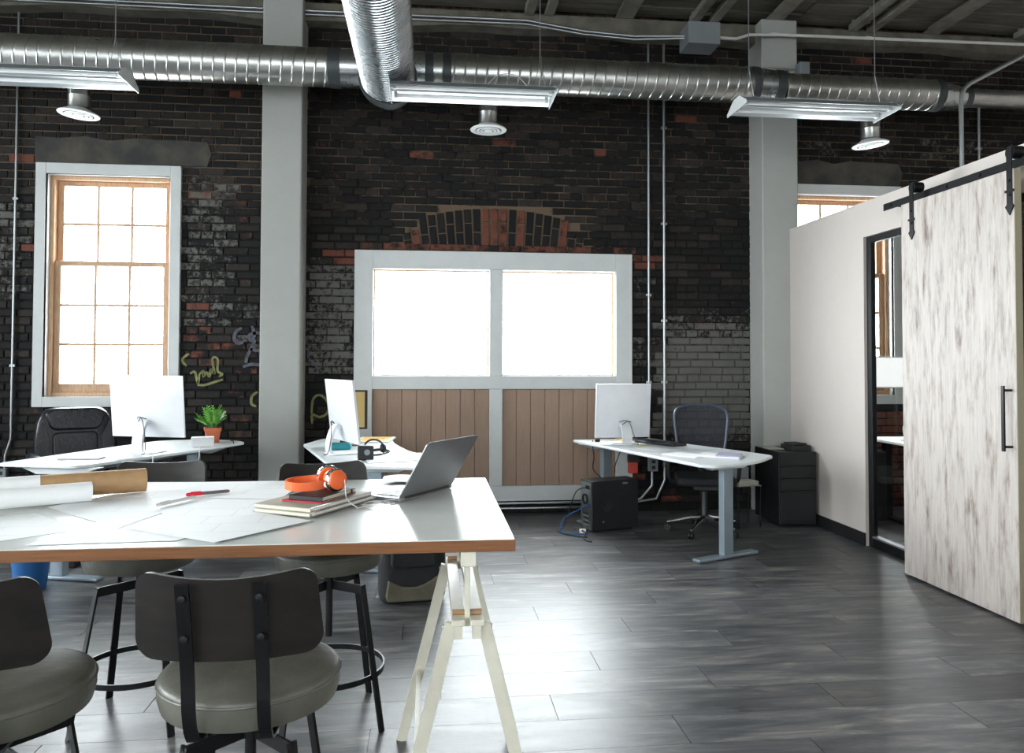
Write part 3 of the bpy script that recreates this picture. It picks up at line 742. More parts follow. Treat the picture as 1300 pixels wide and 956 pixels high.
# ---------------------------------------------------------------- lights
def fixture(x0, x1, z, y0, label):
    t = thing('pendant_light', label, 'light', ((x0 + x1) / 2, y0 + .16, z), 0, 'hanging twin-tube fluorescent lights'); L = (x1 - x0) / 2
    b = MB(); b.box(-L, L, -.045, .045, .01, .065); b.build('housing', m_trim, t, bev=.004, bseg=1)
    for s in (-1, 1):
        b = MB(); 
        prof = [(s * .012, .004), (s * .05, .034), (s * .12, .026), (s * .185, -.018), (s * .190, -.018), (s * .123, .032), (s * .05, .041), (s * .012, .010)]
        b.add([(x, yy, zz) for x in (-L, L) for yy, zz in prof], [(i, (i + 1) % 8, 8 + (i + 1) % 8, 8 + i) for i in range(8)])
        b.build('reflector', m_lamp, t, smooth=True, angle=50)
        b = MB(); b.cyl((-L + .03, s * .095, -.004), (L - .03, s * .095, -.004), .015, 12); b.build('lamp_tube', m_tubem, t, smooth=True)
        for e in (-1, 1):
            b = MB(); b.box(e * (L - .035) - .012, e * (L - .035) + .012, s * .095 - .016, s * .095 + .016, -.022, .034); b.build('lamp_socket', m_trim, t)
    for e in (-1, 1):
        b = MB(); M = Matrix(((0, 0, 1, 0), (1, 0, 0, 0), (0, 1, 0, 0), (0, 0, 0, 1)))
        b.prism([(-.195, -.036), (.195, -.036), (.195, -.012), (.06, .065), (-.06, .065), (-.195, -.012)], e * L - .003, e * L + .003, M); b.build('end_cap', m_trim, t)
    for e in (-.42, .42):
        xw = e * 2 * L if L < .9 else e * 1.2
        b = MB(); zt = 4.80 - z
        b.tube([(xw, 0, .30), (xw, 0, zt)], .004, 5); b.tube([(xw - .045, 0, .06), (xw, 0, .30)], .0025, 5); b.tube([(xw + .045, 0, .06), (xw, 0, .30)], .0025, 5)
        b.build('suspension_wire', m_conduit, t)
    return t
f1 = fixture(-3.42, -2.20, 3.51, 5.72, 'white twin-tube pendant light in front of the duct over the tall sash window')
f2 = fixture(-.30, .945, 3.505, 5.72, 'white twin-tube pendant light next to the big overhead branch duct')
f3 = fixture(2.43, 3.70, 3.49, 5.72, 'white twin-tube pendant light in front of the column by the office')
b = MB(); b.box(-.50, -.42, -.1605, -.157, -.012, -.002); b.build('red_sticker', m_red, f2)
b = MB(); b.tube(cr([(.10, 0, .06), (.2, .02, .16), (.33, .03, .17), (.42, .0, .08), (.44, 0, .06)]), .003, 5); b.build('power_cord', m_wire, f2)

# ---------------------------------------------------------------- conduits
def pipe(name, pts, r, label, m=m_conduit, smooth_n=0, clips=(), cat='conduit', group=None):
    P = cr(pts, smooth_n) if smooth_n else [Vector(p) for p in pts]
    t = thing(name, label, cat, tuple(P[0]), 0, group)
    b = MB(); b.tube([p - P[0] for p in P], r, 10); b.build('tube', m, t, smooth=True)
    for c in clips:
        q = Vector(c) - P[0]
        b = MB(); b.box(q.x - r * 2.2, q.x + r * 2.2, q.y - r * 1.1, q.y + r * 1.2, q.z - .012, q.z + .012); b.build('strap_clip', m, t, bev=.002, bseg=1)
    return t
pipe('conduit', [(-3.70, 7.335, 4.6), (-3.70, 7.335, .75), (-3.745, 7.335, .6), (-3.75, 7.335, .46)], .0105, 'thin steel conduit left of the tall sash window', clips=((-3.70, 7.34, 1.4), (-3.70, 7.34, 2.9)))
pipe('conduit', [(2.285, 7.335, 4.6), (2.285, 7.335, .55), (2.285, 7.335, .30), (2.20, 7.335, .12), (1.96, 7.335, .09)], .013, 'right steel conduit of the pair beside the wide double window', clips=((2.285, 7.34, 3.75), (2.285, 7.34, 1.85), (2.285, 7.34, 1.25), (2.285, 7.34, 2.8)))
pipe('conduit', [(2.13, 7.335, 4.6), (2.13, 7.335, .50)], .011, 'left steel conduit of the pair beside the wide double window', clips=((2.13, 7.34, 2.1), (2.13, 7.34, 1.25)))
pipe('conduit', [(2.16, 7.335, .40), (2.16, 7.335, .25), (2.05, 7.335, .13), (1.97, 7.335, .09)], .013, 'short bent conduit dropping from the grey socket box to the floor')
pipe('conduit', [(4.454, 6.02, 0.0), (4.454, 6.02, 3.665), (4.463, 6.02, 3.722), (4.491, 6.02, 3.769), (4.543, 6.02, 3.812), (5.017, 6.02, 4.062), (6.2, 6.02, 4.7)], .018, 'thick steel conduit crossing before the duct and bending away above the office', clips=())
pipe('conduit', [(5.62, 7.335, 2.8), (5.62, 7.335, 4.12)], .014, 'thin steel conduit rising into a square box above the office', clips=((5.62, 7.34, 3.65),))
pipe('conduit', [(5.1, 7.335, 4.18), (6.5, 7.335, 4.18)], .012, 'level steel conduit through the square box above the office')
b = MB(); b.box(-.06, .06, -.05, 0, -.06, .06); tag(b.build('junction_box', m_grey, loc=(5.62, 7.36, 4.18), bev=.004), 'square grey box on the brick above the office', 'electrical box')
pipe('conduit', [(-4.6, 7.17, 4.665), (-1.06, 7.17, 4.665), (.9, 7.17, 4.675), (1.45, 7.17, 4.60), (1.9, 7.0, 4.50), (2.36, 6.85, 4.46)], .013, 'upper steel conduit of the pair under the ceiling ledge', clips=((-1.5, 7.17, 4.665), (1.0, 7.17, 4.675)))
pipe('conduit', [(-4.6, 7.17, 4.63), (-1.06, 7.17, 4.63), (.9, 7.17, 4.64), (1.45, 7.17, 4.57), (1.9, 7.0, 4.47), (2.36, 6.85, 4.44)], .011, 'lower steel conduit of the pair under the ceiling ledge')
pipe('conduit', [(2.60, 6.85, 4.46), (2.85, 6.9, 4.48), (3.0, 6.96, 4.55), (3.3, 6.97, 4.57), (6.5, 6.97, 4.60)], .014, 'white steel conduit crossing in front of the right column', m_wire, clips=((3.25, 6.97, 4.57), (4.2, 6.97, 4.58)))
b = MB(); b.box(-.15, .15, -.13, .13, -.10, .10); tag(b.build('junction_box', m_grey, loc=(2.48, 6.86, 4.45), bev=.004), 'large grey pull box hanging under the ceiling joists', 'electrical box')
pipe('conduit', [(3.2, 7.045, 4.275), (3.5, 7.045, 4.27)], .008, 'short conduit stub on the face of the right column')
b = MB(); b.box(-.05, .05, -.05, .05, -.055, .055); tag(b.build('junction_box', m_grey, loc=(3.55, 7.0, 4.26), bev=.006), 'small grey box at the edge of the right column above the duct', 'electrical box')
pipe('floor_pipe', [(-1.1, 7.31, .105), (1.95, 7.31, .105)], .0125, 'upper steel pipe of the two low pipes under the wide window', clips=((.8, 7.32, .105), (-.3, 7.32, .105)), cat='pipe')
pipe('floor_pipe', [(-1.1, 7.31, .058), (1.95, 7.31, .058)], .0125, 'lower steel pipe of the two low pipes under the wide window', clips=((.8, 7.32, .058),), cat='pipe')
def outlet(x, z, label, w_=.045, h_=.065):
    t = thing('socket_box', label, 'socket', (x, 7.32, z))
    b = MB(); b.box(-w_, w_, -.02, .035, -h_, h_); b.build('box', m_grey, t, bev=.004)
    b = MB()
    for zz in (-.028, .028): b.box(-.018, .018, -.0225, -.019, zz - .016, zz + .016)
    b.build('socket_face', m_blackp, t)
outlet(2.165, .455, 'grey socket box at the foot of the paired conduits'); outlet(2.30, .47, 'small pale socket box next to the grey one behind the right desk', .03, .05)
outlet(-3.765, .42, 'grey socket box low on the brick at the left end of the room')

# ---------------------------------------------------------------- stools
def make_stool(label, loc, rz, leg_rot=.4):
    t = thing('bar_stool', label, 'stool', loc, rz, 'swivel bar stools at the trestle table')
    SZ = .70
    b = MB(); b.lathe([(0, SZ - .085), (.19, SZ - .085), (.208, SZ - .078), (.216, SZ - .05), (.215, SZ - .022)], 48); b.build('seat_side', m_leather, t, smooth=True)
    b = MB(); b.lathe([(.2145, SZ - .024), (.216, SZ - .018), (.210, SZ - .009), (.195, SZ - .003), (.12, SZ + .002), (0, SZ + .004)], 48); b.build('seat_cushion', m_leather, t, smooth=True, angle=60)
    b = MB(); b.tube([(.2155 * math.cos(a), .2155 * math.sin(a), SZ - .0215) for a in [2 * PI * i / 48 for i in range(48)]], .0035, 6, closed=True); b.build('piping', m_leather, t, smooth=True)
    b = MB(); b.lathe([(.07, SZ - .10), (.07, SZ - .085)], 20); b.cyl((0, 0, .33), (0, 0, SZ - .09), .014, 14); b.cyl((0, 0, .52), (0, 0, .60), .021, 14); b.build('spindle', m_black, t, smooth=True)
    for i in range(4):
        a = leg_rot + i * PI / 2; c, s = math.cos(a), math.sin(a)
        b = MB(); b.beam((c * .015, s * .015, .538), (c * .175, s * .175, .538), .006, .036); b.beam((c * .175 - c * .006, s * .175 - s * .006, .556), (c * .268, s * .268, 0.0), .028, .008, (c, s, 0))
        b.build('leg', m_black, t)
    b = MB(); N = 56; ri, ro, z0, z1 = .219, .226, .195, .217
    for i in range(N):
        a = 2 * PI * i / N; c, s = math.cos(a), math.sin(a); b.v += [(c * ri, s * ri, z0), (c * ro, s * ro, z0), (c * ro, s * ro, z1), (c * ri, s * ri, z1)]
        k_ = i * 4; q = ((i + 1) % N) * 4
        for e in range(4): b.f.append((k_ + e, q + e, q + (e + 1) % 4, k_ + (e + 1) % 4))
    b.build('foot_ring', m_black, t, smooth=True)
    # curved ply backrest, tilted a little
    b = MB(); Wd, Ht, th, Rr = .405, .205, .011, .42; NX, NZ = 30, 8
    def P(u, v, off):
        hw = Wd / 2; rad = .045; zc = Ht / 2
        x = u * hw; zmax = zc
        ex = abs(x) - (hw - rad)
        if ex > 0: zmax = zc - rad + math.sqrt(max(0, rad * rad - ex * ex))
        zz = v * zmax - .018 * math.cos(u * PI / 2) * (v > 0) * v
        narrow = 1 - .05 * (v + 1) / 2
        an = x * narrow / Rr; yb = -.255 - .05 * (zz + Ht / 2) / Ht
        return (math.sin(an) * (Rr + off), yb + (1 - math.cos(an)) * (Rr) - off * math.cos(an), .905 + zz)
    for off in (0, th):
        for i in range(NX + 1):
            for j in range(NZ + 1): b.v.append(P(math.sin((-1 + 2 * i / NX) * PI / 2), -1 + 2 * j / NZ, off))
    n1 = (NX + 1) * (NZ + 1); ix = lambda i, j: i * (NZ + 1) + j
    for i in range(NX):
        for j in range(NZ):
            b.f.append((ix(i, j), ix(i, j + 1), ix(i + 1, j + 1), ix(i + 1, j))); b.f.append((n1 + ix(i, j), n1 + ix(i + 1, j), n1 + ix(i + 1, j + 1), n1 + ix(i, j + 1)))
    ed = [ix(i, 0) for i in range(NX + 1)] + [ix(NX, j) for j in range(1, NZ + 1)] + [ix(i, NZ) for i in range(NX - 1, -1, -1)] + [ix(0, j) for j in range(NZ - 1, 0, -1)]
    for i in range(len(ed)): a_, c_ = ed[i], ed[(i + 1) % len(ed)]; b.f.append((a_, c_, n1 + c_, n1 + a_))
    b.build('backrest', m_walnut, t, smooth=True, angle=60)
    for sx in (-1, 1):
        x = sx * .078; b = MB()
        path = [(x, -.326, .985), (x, -.275, .79), (x, -.262, .70), (x, -.235, .635), (x, -.18, .606), (x, .03, .606)]
        path = cr(path, 4)
        for i in range(len(path) - 1):
            b.beam(path[i], path[i + 1] + (path[i + 1] - path[i]) * .05, .028, .007, (0, .7, .7) if path[i].z < .64 else (0, 1, .1))
        sp = b.build('back_strap', m_black, t)
        for zz, yy in ((.955, -.322), (.865, -.300)):
            b = MB(); b.lathe([(.009, 0), (.008, .004), (0, .006)], 10, Matrix.Translation((x, yy - .002, zz)) @ Matrix.Rotation(PI / 2, 4, 'X')); b.build('bolt', m_chrome if False else m_black, sp, smooth=True)
    return t
st = make_stool('grey-seated bar stool seen squarely from behind at the near edge of the table', (-.435, 2.00, 0), .02, .75)
dup(st, (-1.02, 1.97, 0), .10, 'grey-seated bar stool cut off at the lower left corner, backrest turned away')
dup(st, (-.40, 3.24, 0), PI + .24, 'bar stool across the table behind the headphones, dark back above the table edge')
dup(st, (-1.17, 3.33, 0), PI + .03, 'bar stool on the far side of the table behind the drawings and cardboard tube')

# ---------------------------------------------------------------- trestle table
TZ = .93; TX0, TX1, TY0, TY1 = -2.36, .255, 2.262, 3.45
table = thing('trestle_table', 'big white-topped table with wood edge on cream trestles in the foreground', 'table', ((TX0 + TX1) / 2, (TY0 + TY1) / 2, 0))
tx, ty = table.location.x, table.location.y
b = MB(); b.box(TX0 + .003 - tx, TX1 - .003 - tx, TY0 + .003 - ty, TY1 - .003 - ty, TZ - .003, TZ); b.build('table_top', m_table, table)
b = MB(); b.box(TX0 - tx, TX1 - tx, TY0 - ty, TY1 - ty, TZ - .036, TZ - .0031); b.build('wood_edge', m_edge, table, bev=.0015, bseg=1)
def trestle(x, label):
    t = thing('trestle', label, 'trestle', (x, 2.66, 0), 0, 'cream wooden trestles under the table'); zp = .69; y0, y1 = -.375, .375
    # slotted beam: two rails with end blocks and a step near each end
    for s in (-1, 1):
        b = MB(); b.box(s * .008 if s > 0 else -.047, .047 if s > 0 else -.008, y0, y1, zp - .018, zp)
        r_ = b.build('slotted_rail', m_cream, t, bev=.0015, bseg=1)
        for ya in (y0 + .01, y1 - .05): b = MB(); b.box(s * .027 - .012, s * .027 + .012, ya, ya + .04, zp - .058, zp - .018); b.build('rail_block', m_cream, r_)
    for yy in (y0 + .055, y1 - .055):
        b = MB(); b.cyl((-.044, yy, zp + .007), (.044, yy, zp + .007), .009, 12); b.build('dowel', m_rawwood, t, smooth=True)
        b = MB(); b.box(-.008, .008, yy - .02, yy + .02, zp - .03, TZ - .08); b.build('upright', m_cream, t, bev=.0015, bseg=1)
    b = MB(); b.box(-.022, .022, y0 - .02, y1 + .02, TZ - .08, TZ - .0365); b.build('top_rail', m_cream, t, bev=.002, bseg=1)
    for e in (-1, 1):
        for s in (-1, 1):
            b = MB(); yb = e * .33; b.beam((s * .048, yb, zp - .02), (s * .215, yb + e * .03, 0.0), .020, .038, (1, 0, 0)); b.build('leg', m_cream, t)
            b = MB(); b.cyl((s * .052, yb, zp - .03), (s * .075, yb, zp - .032), .006, 8); b.build('bolt', m_alu, t, smooth=True)
    for s in (-1, 1):
        b = MB(); xx = s * .15; b.box(xx - .008, xx + .008, -.34, .34, .24, .275); b.build('stretcher', m_cream, t)
    return t
tA = trestle(.118, 'cream wooden trestle with slotted beam at the near right end of the table')
trestle(-1.95, 'cream wooden trestle out of sight at the other end of the table')

# paper sheets
quads = {'A': [(-1.123, 2.304), (-0.718, 2.326), (-0.575, 2.745), (-1.03, 2.72)], 'B': [(-0.924, 2.503), (-0.602, 2.275), (-0.375, 2.556), (-0.697, 2.813)],
         'C': [(-1.207, 3.432), (-0.696, 3.394), (-0.535, 2.812), (-0.807, 2.537)], 'D': [(-1.331, 2.887), (-0.948, 2.505), (-0.861, 2.918), (-1.141, 3.292)],
         'E': [(-1.60, 2.62), (-1.323, 2.787), (-1.044, 2.514), (-1.25, 2.349)], 'F': [(-0.955, 3.397), (-0.516, 3.4), (-0.548, 2.952), (-0.826, 3.011)]}
labs = {'A': 'plan sheet lying along the near wooden edge of the table', 'B': 'plan sheet whose corner points to the near edge left of the notebooks', 'C': 'large plan sheet under the pens reaching the far table edge',
        'D': 'plan sheet lying in front of the rolled paper', 'E': 'blank-looking sheet at the left edge of the picture', 'F': 'plan sheet behind the notebooks at the far table edge'}
for i, kx in enumerate('EADCBF'):
    q = quads[kx]; cx = sum(p[0] for p in q) / 4; cy = sum(p[1] for p in q) / 4; z = .0006 + i * .0011
    b = MB(); b.prism([(x - cx, y_ - cy) for x, y_ in q], 0, .0006)
    tag(b.build('drawing_sheet', m_plan, loc=(cx, cy, TZ + z)), labs[kx], 'paper', 'plan drawings spread over the table')
# tubes
def roll(name, a, b_, r, label, m, hollow=True):
    a = Vector(a); b_ = Vector(b_); d = b_ - a; L = d.length; t = thing(name, label, 'paper roll' if name == 'paper_roll' else 'cardboard tube', tuple(a), math.atan2(d.y, d.x))
    M = Matrix.Translation((0, 0, r)) @ Matrix.Rotation(PI / 2, 4, 'Y')
    b = MB(); b.lathe([(r, 0), (r, L), (r - .003, L + .001), (r - .006, L), (r - .006, 0), (r, 0)], 36, M); b.build('tube_wall', m, t, smooth=True, angle=50)
    return t, L
zt = TZ + .006
t1, L1 = roll('cardboard_tube', (-1.98, 2.74, zt), (-1.105, 3.185, zt), .045, 'brown cardboard tube with a white label lying across the plans', m_kraft)
b = MB(); b.lathe([(.0456, L1 - .56), (.0456, L1 - .355)], 36, Matrix.Translation((0, 0, .045)) @ Matrix.Rotation(PI / 2, 4, 'Y')); b.build('white_label', m_paper, t1, smooth=True)
b = MB(); b.lathe([(0, L1 - .012), (.039, L1 - .012)], 24, Matrix.Translation((0, 0, .045)) @ Matrix.Rotation(PI / 2, 4, 'Y')); b.build('end_plug', m_kraft, t1)
t2, L2 = roll('paper_roll', (-1.95, 2.57, zt), (-1.225, 2.985, zt), .035, 'roll of white drawing paper in front of the cardboard tube', m_paper)
b = MB()
for i in range(60):
    th = i * .35; rr_ = .031 - i * .0003; b.v += [(0, rr_ * math.cos(th), .035 + rr_ * math.sin(th)), (L2 - .01, rr_ * math.cos(th), .035 + rr_ * math.sin(th))]
    if i: k_ = 2 * i; b.f.append((k_ - 2, k_ - 1, k_ + 1, k_))
b.build('inner_coil', m_paper, t2, smooth=True)
# pens
def pen(a, b_, r, label, body, capm, tipm):
    a = Vector((*a, 0)); b_ = Vector((*b_, 0)); d = b_ - a; L = d.length; t = thing('pen', label, 'pen', (a.x, a.y, TZ + .0085 + r), math.atan2(d.y, d.x))
    M = Matrix.Rotation(PI / 2, 4, 'Y')
    b = MB(); b.lathe([(0, 0), (r * .85, .001), (r, .006), (r, L * .62), (r * .9, L * .66)], 14, M); b.build('barrel', body, t, smooth=True)
    b = MB(); b.lathe([(r * 1.08, L * .62), (r * 1.15, L * .64), (r * 1.1, L * .97), (r * .7, L), (0, L)], 14, M); b.build('cap', capm, t, smooth=True)
    b = MB(); b.lathe([(0, -.004), (r * .6, -.004), (r * .8, 0)], 14, M); b.build('end_tip', tipm, t, smooth=True)
    b = MB(); b.box(L * .66, L * .9, -.002, .002, r, r * 1.45); b.build('clip', capm, t)
m_penred = mat('red_cap', (206, 30, 56), .35)
pen((-.770, 3.105), (-.905, 3.03), .0065, 'grey marker pen with a red cap on the plans', mat('grey_barrel', (104, 98, 98), .4), m_penred, m_penred)
pen((-.862, 2.985), (-.945, 2.82), .006, 'white pen with a dark tip lying beside the red-capped marker', m_wire, m_wire, m_bwire)

# notebooks
def slab(name, cx, cy, z, L, W, H, ang, label, cat, cover, pages, group=None, spiral_=False, band=None):
    t = thing(name, label, cat, (cx, cy, z), ang, group)
    b = MB(); b.box(-L / 2 + .003, L / 2 - .002, -W / 2 + .003, W / 2 - .003, .0015, H - .0015); b.build('pages', pages, t)
    b = MB(); b.box(-L / 2, L / 2, -W / 2, W / 2, 0, .0015); b.box(-L / 2, L / 2, -W / 2, W / 2, H - .0015, H)
    if not spiral_: b.box(-L / 2, -L / 2 + .0015, -W / 2, W / 2, 0, H)
    b.build('cover', cover, t)
    if spiral_:
        b = MB(); n_ = 34
        for i in range(n_):
            x = -L / 2 + L * (i + .5) / n_
            b.tube([(x, -W / 2 - .002 + (H * .62) * math.cos(a), H / 2 + (H * .62) * math.sin(a)) for a in [2 * PI * k_ / 8 for k_ in range(8)]], .0009, 4, closed=True)
        o = b.build('wire_binding', m_alu, t); o['kind'] = 'stuff'
    if band:
        b = MB(); b.box(L / 2 - .03, L / 2 - .024, -W / 2 - .0008, W / 2 + .0008, -.0006, H + .0008); b.build('elastic_band', band, t)
    return t
m_kc = mat('grey_card_cover', (168, 165, 152), .6); m_pg = mat('page_edges', (222, 214, 196), .7, rgb2=(200, 192, 172), scale=2, stretch=(1, 1, 300))
A0 = math.atan2(2.905 - 2.57, -.207 + .397); 
slab('notebook', -.395, 2.818, TZ + .0075, .375, .235, .012, A0, 'lower grey-covered spiral notebook at the bottom of the stack', 'notebook', m_kc, m_pg, spiral_=True)
slab('notebook', -.400, 2.830, TZ + .0197, .365, .235, .013, A0 + .01, 'upper grey-covered spiral notebook directly under the red one', 'notebook', m_kc, m_pg, spiral_=True)
slab('notebook', -.385, 2.835, TZ + .0330, .235, .155, .006, A0 + .10, 'thin red notebook between the black one and the spiral notebooks', 'notebook', m_red, m_pg)
nbk = slab('notebook', -.372, 2.826, TZ + .0393, .215, .135, .015, A0 + .06, 'black hardback notebook with elastic band on top of the stack', 'notebook', m_blackp, m_pg, band=m_bwire)
# headphones, resting on the black notebook
hz = TZ + .0548
hp = thing('headphones', 'bright orange over-ear headphones on the black notebook', 'headphones', (-.385, 2.845, hz), 0)
def cup(cx, cy, cz, nrm, nm):
    nrm = Vector(nrm).normalized(); M = Matrix.Translation((cx, cy, cz)) @ nrm.to_track_quat('Z', 'Y').to_matrix().to_4x4()
    b = MB(); b.lathe([(0, .026), (.024, .0255), (.030, .022), (.0315, .016)], 32, M); o = b.build(nm, m_orange, hp, smooth=True)
    b = MB(); b.lathe([(.0315, .016), (.036, .012), (.037, .004), (.033, -.002), (.028, -.004)], 32, M); b.build('chrome_rim', m_chrome, o, smooth=True)
    b = MB(); b.lathe([(.030, -.002), (.035, -.006), (.034, -.014), (.02, -.016), (0, -.014)], 32, M); b.build('ear_pad', m_orange, o, smooth=True)
cup(.048, -.022, .036, (.62, -.78, .12), 'ear_cup'); cup(.018, .052, .036, (-.3, .9, .2), 'ear_cup')
band = cr([(.028, -.028, .026), (-.02, -.06, .022), (-.075, -.062, .022), (-.105, -.02, .024), (-.095, .035, .024), (-.045, .062, .026), (.0, .055, .03)], 6)
b = MB()
for i in range(len(band) - 1): b.beam(band[i], band[i + 1] + (band[i + 1] - band[i]) * .06, .007, .026, (0, 0, 1))
b.build('headband', m_orange, hp, bev=0)
b = MB(); M = Matrix.Translation((.022, -.036, .024)) @ Vector((.4, -.9, .1)).to_track_quat('Z', 'Y').to_matrix().to_4x4(); b.lathe([(0, .008), (.010, .007), (.0125, .002), (.0125, -.006), (0, -.006)], 20, M); b.build('chrome_hinge', m_chrome, hp, smooth=True)
b = MB(); b.tube(cr([(.06, -.01, .066), (.075, -.02, .05), (.082, -.04, .02), (.09, -.06, -.02), (.125, -.075, -.045)], 5), .0016, 6)
b.tube(cr([(.125, -.075, -.045), (.16, -.02, -.0445), (.19, .02, -.0445), (.14, .03, -.0445), (.15, -.06, -.0445), (.2, -.06, -.0445), (.235, .0, -.0445), (.17, .045, -.0445), (.135, -.03, -.044), (.175, -.09, -.0445)], 6), .0016, 6)
b.tube(cr([(.13, -.03, -.0415), (.18, -.05, -.0415), (.22, -.02, -.0415), (.2, .03, -.0415), (.245, .045, -.0415)], 6), .0016, 6)
b.build('cord', m_wire, hp, smooth=True)
hp.scale = (1.12, 1.12, 1.12)

# laptop
H1 = Vector((-.102, 2.879)); H2 = Vector((.100, 3.185)); dv = (H2 - H1); LW = dv.length; ang = math.atan2(dv.y, dv.x)
lt = thing('laptop', 'open silver laptop turned away beside the headphones', 'laptop', (H1.x, H1.y, TZ), ang)
b = MB(); b.prism(rpoly([(0, 0), (LW, 0), (LW, .25), (0, .25)], .012), .002, .014); b.build('base', m_lap, lt, bev=.002)
b = MB(); b.box(.03, LW - .03, .03, .135, .0141, .0149); kb = b.build('keyboard', m_blackp, lt)
b = MB()
for i in range(13):
    for j in range(5): b.box(.034 + i * .0233, .034 + i * .0233 + .019, .034 + j * .0198, .034 + j * .0198 + .0165, .0149, .0162)
o = b.build('keys', m_blackp, kb); o['kind'] = 'stuff'
b = MB(); b.box(LW / 2 - .05, LW / 2 + .05, .155, .23, .0140, .0144); b.build('trackpad', m_grey, lt)
al = R(59); M = Matrix.Translation((0, 0, .014)) @ Matrix.Rotation(PI + al if False else 0, 4, 'X')
# lid leans outward (local -y)
b = MB(); Ml = Matrix.Translation((0, .004, .012)) @ Matrix.Rotation(R(180 - 59), 4, 'X')
b.prism(rpoly([(0, 0), (LW, 0), (LW, .245), (0, .245)], [0, 0, .012, .012]), -.006, 0, Ml); lid = b.build('lid', m_lap, lt, bev=.002)
b = MB(); b.box(.008, LW - .008, .012, .236, -.0072, -.0061, Ml); b.build('screen', m_scr, lid)
b = MB(); b.cyl((.03, .004, .011), (LW - .03, .004, .011), .006, 10); b.build('hinge', m_blackp, lt, smooth=True)
# loose papers by the laptop
for i, (dz, an) in enumerate(((.0, .05), (.0045, -.02))):
    b = MB(); N = 10
    W_, D_ = .15, .20
    for a in range(N + 1):
        u = a / N; zz = .0035 * math.sin(u * PI) * (i + 1) + .0005
        b.v += [(-W_ / 2 + W_ * u, -D_ / 2, zz), (-W_ / 2 + W_ * u, D_ / 2, zz), (-W_ / 2 + W_ * u, -D_ / 2, zz + .002), (-W_ / 2 + W_ * u, D_ / 2, zz + .002)]
        if a:
            k_ = 4 * a; b.f += [(k_ - 4, k_ - 3, k_ + 1, k_), (k_ - 2, k_ + 2, k_ + 3, k_ - 1), (k_ - 4, k_, k_ + 2, k_ - 2), (k_ - 3, k_ - 1, k_ + 3, k_ + 1)]
    b.f += [(0, 2, 3, 1), (4 * N, 4 * N + 1, 4 * N + 3, 4 * N + 2)]
    o = b.build('paper_bundle', m_paper, loc=(-.12, 3.325, TZ + .001 + dz * 3), smooth=False); o.rotation_euler = (0, 0, an)
    tag(o, ('bottom' if i == 0 else 'top') + ' white booklet of the two left of the laptop at the far table edge', 'booklet')

# ---------------------------------------------------------------- desks
def desk(poly, rad, z, label, feet, fdir, leg_m=m_deskleg):
    cx = sum(p[0] for p in poly) / len(poly); cy = sum(p[1] for p in poly) / len(poly)
    t = thing('standing_desk', label, 'desk', (cx, cy, 0))
    b = MB(); b.prism(rpoly([(x - cx, y_ - cy) for x, y_ in poly], rad), z - .022, z); b.build('desktop', m_desk, t, bev=.006, bseg=3)
    fd = Vector((math.cos(fdir), math.sin(fdir), 0)); cross = Vector((-fd.y, fd.x, 0))
    tops = []
    for (fx, fy) in feet:
        p = Vector((fx - cx, fy - cy, 0)); tops.append(p)
        b = MB(); b.beam(p - fd * .30 + Vector((0, 0, .014)), p + fd * .30 + Vector((0, 0, .014)), .075, .022); b.build('foot', leg_m, t, bev=.006)
        b = MB(); b.beam(p + Vector((0, 0, .025)), p + Vector((0, 0, z - .055)), .095, .055, tuple(cross)); lg = b.build('leg', leg_m, t, bev=.004)
        b = MB(); q = .30
        pts = [(-q, 0), (q, 0), (q * .55, -.05), (-q * .55, -.05)]
        Mx = Matrix((fd, Vector((0, 0, 1)), -cross)).transposed().to_4x4(); Mx.translation = p + Vector((0, 0, z - .023))
        b.prism(pts, -.03, .03, Mx); b.build('support_arm', m_desk, t, bev=.003, bseg=1)
    b = MB(); b.beam(tops[0] + Vector((0, 0, z - .06)), tops[1] + Vector((0, 0, z - .06)), .05, .04); b.build('cross_bar', leg_m, t)
    return t
desk([(1.309, 7.02), (1.62, 6.05), (1.885, 5.26), (1.985, 5.19), (2.35, 5.36), (2.65, 5.72), (2.50, 6.10), (2.237, 6.623), (2.08, 7.12)], [.04, .5, .02, .03, .3, .07, .3, .3, .1], .73,
     'white sit-stand desk in front of the two conduits, grey steel leg towards us', [(2.197, 5.554), (1.62, 6.98)], .42)
desk([(-2.26, 5.30), (-2.86, 5.47), (-2.30, 6.90), (-1.90, 7.0), (-1.60, 6.82), (-1.535, 6.71), (-1.84, 6.0)], [.08, .08, .1, .1, .04, .03, .5], .765,
     'white sit-stand desk under the tall sash window', [(-2.43, 5.45), (-1.92, 6.62)], 2.87)
desk([(-1.03, 6.55), (-.70, 5.41), (-.64, 5.22), (.06, 5.04), (.14, 5.30), (-.02, 5.74), (-.14, 5.97), (-.235, 6.36), (-.29, 6.62), (-.33, 7.08), (-.92, 7.10)], [.02, .1, .04, .06, .1, .3, .2, .2, .1, .05, .2], .76,
     'white curved desk between the left column and the laptop', [(-.36, 5.42), (-.66, 6.75)], -.2)

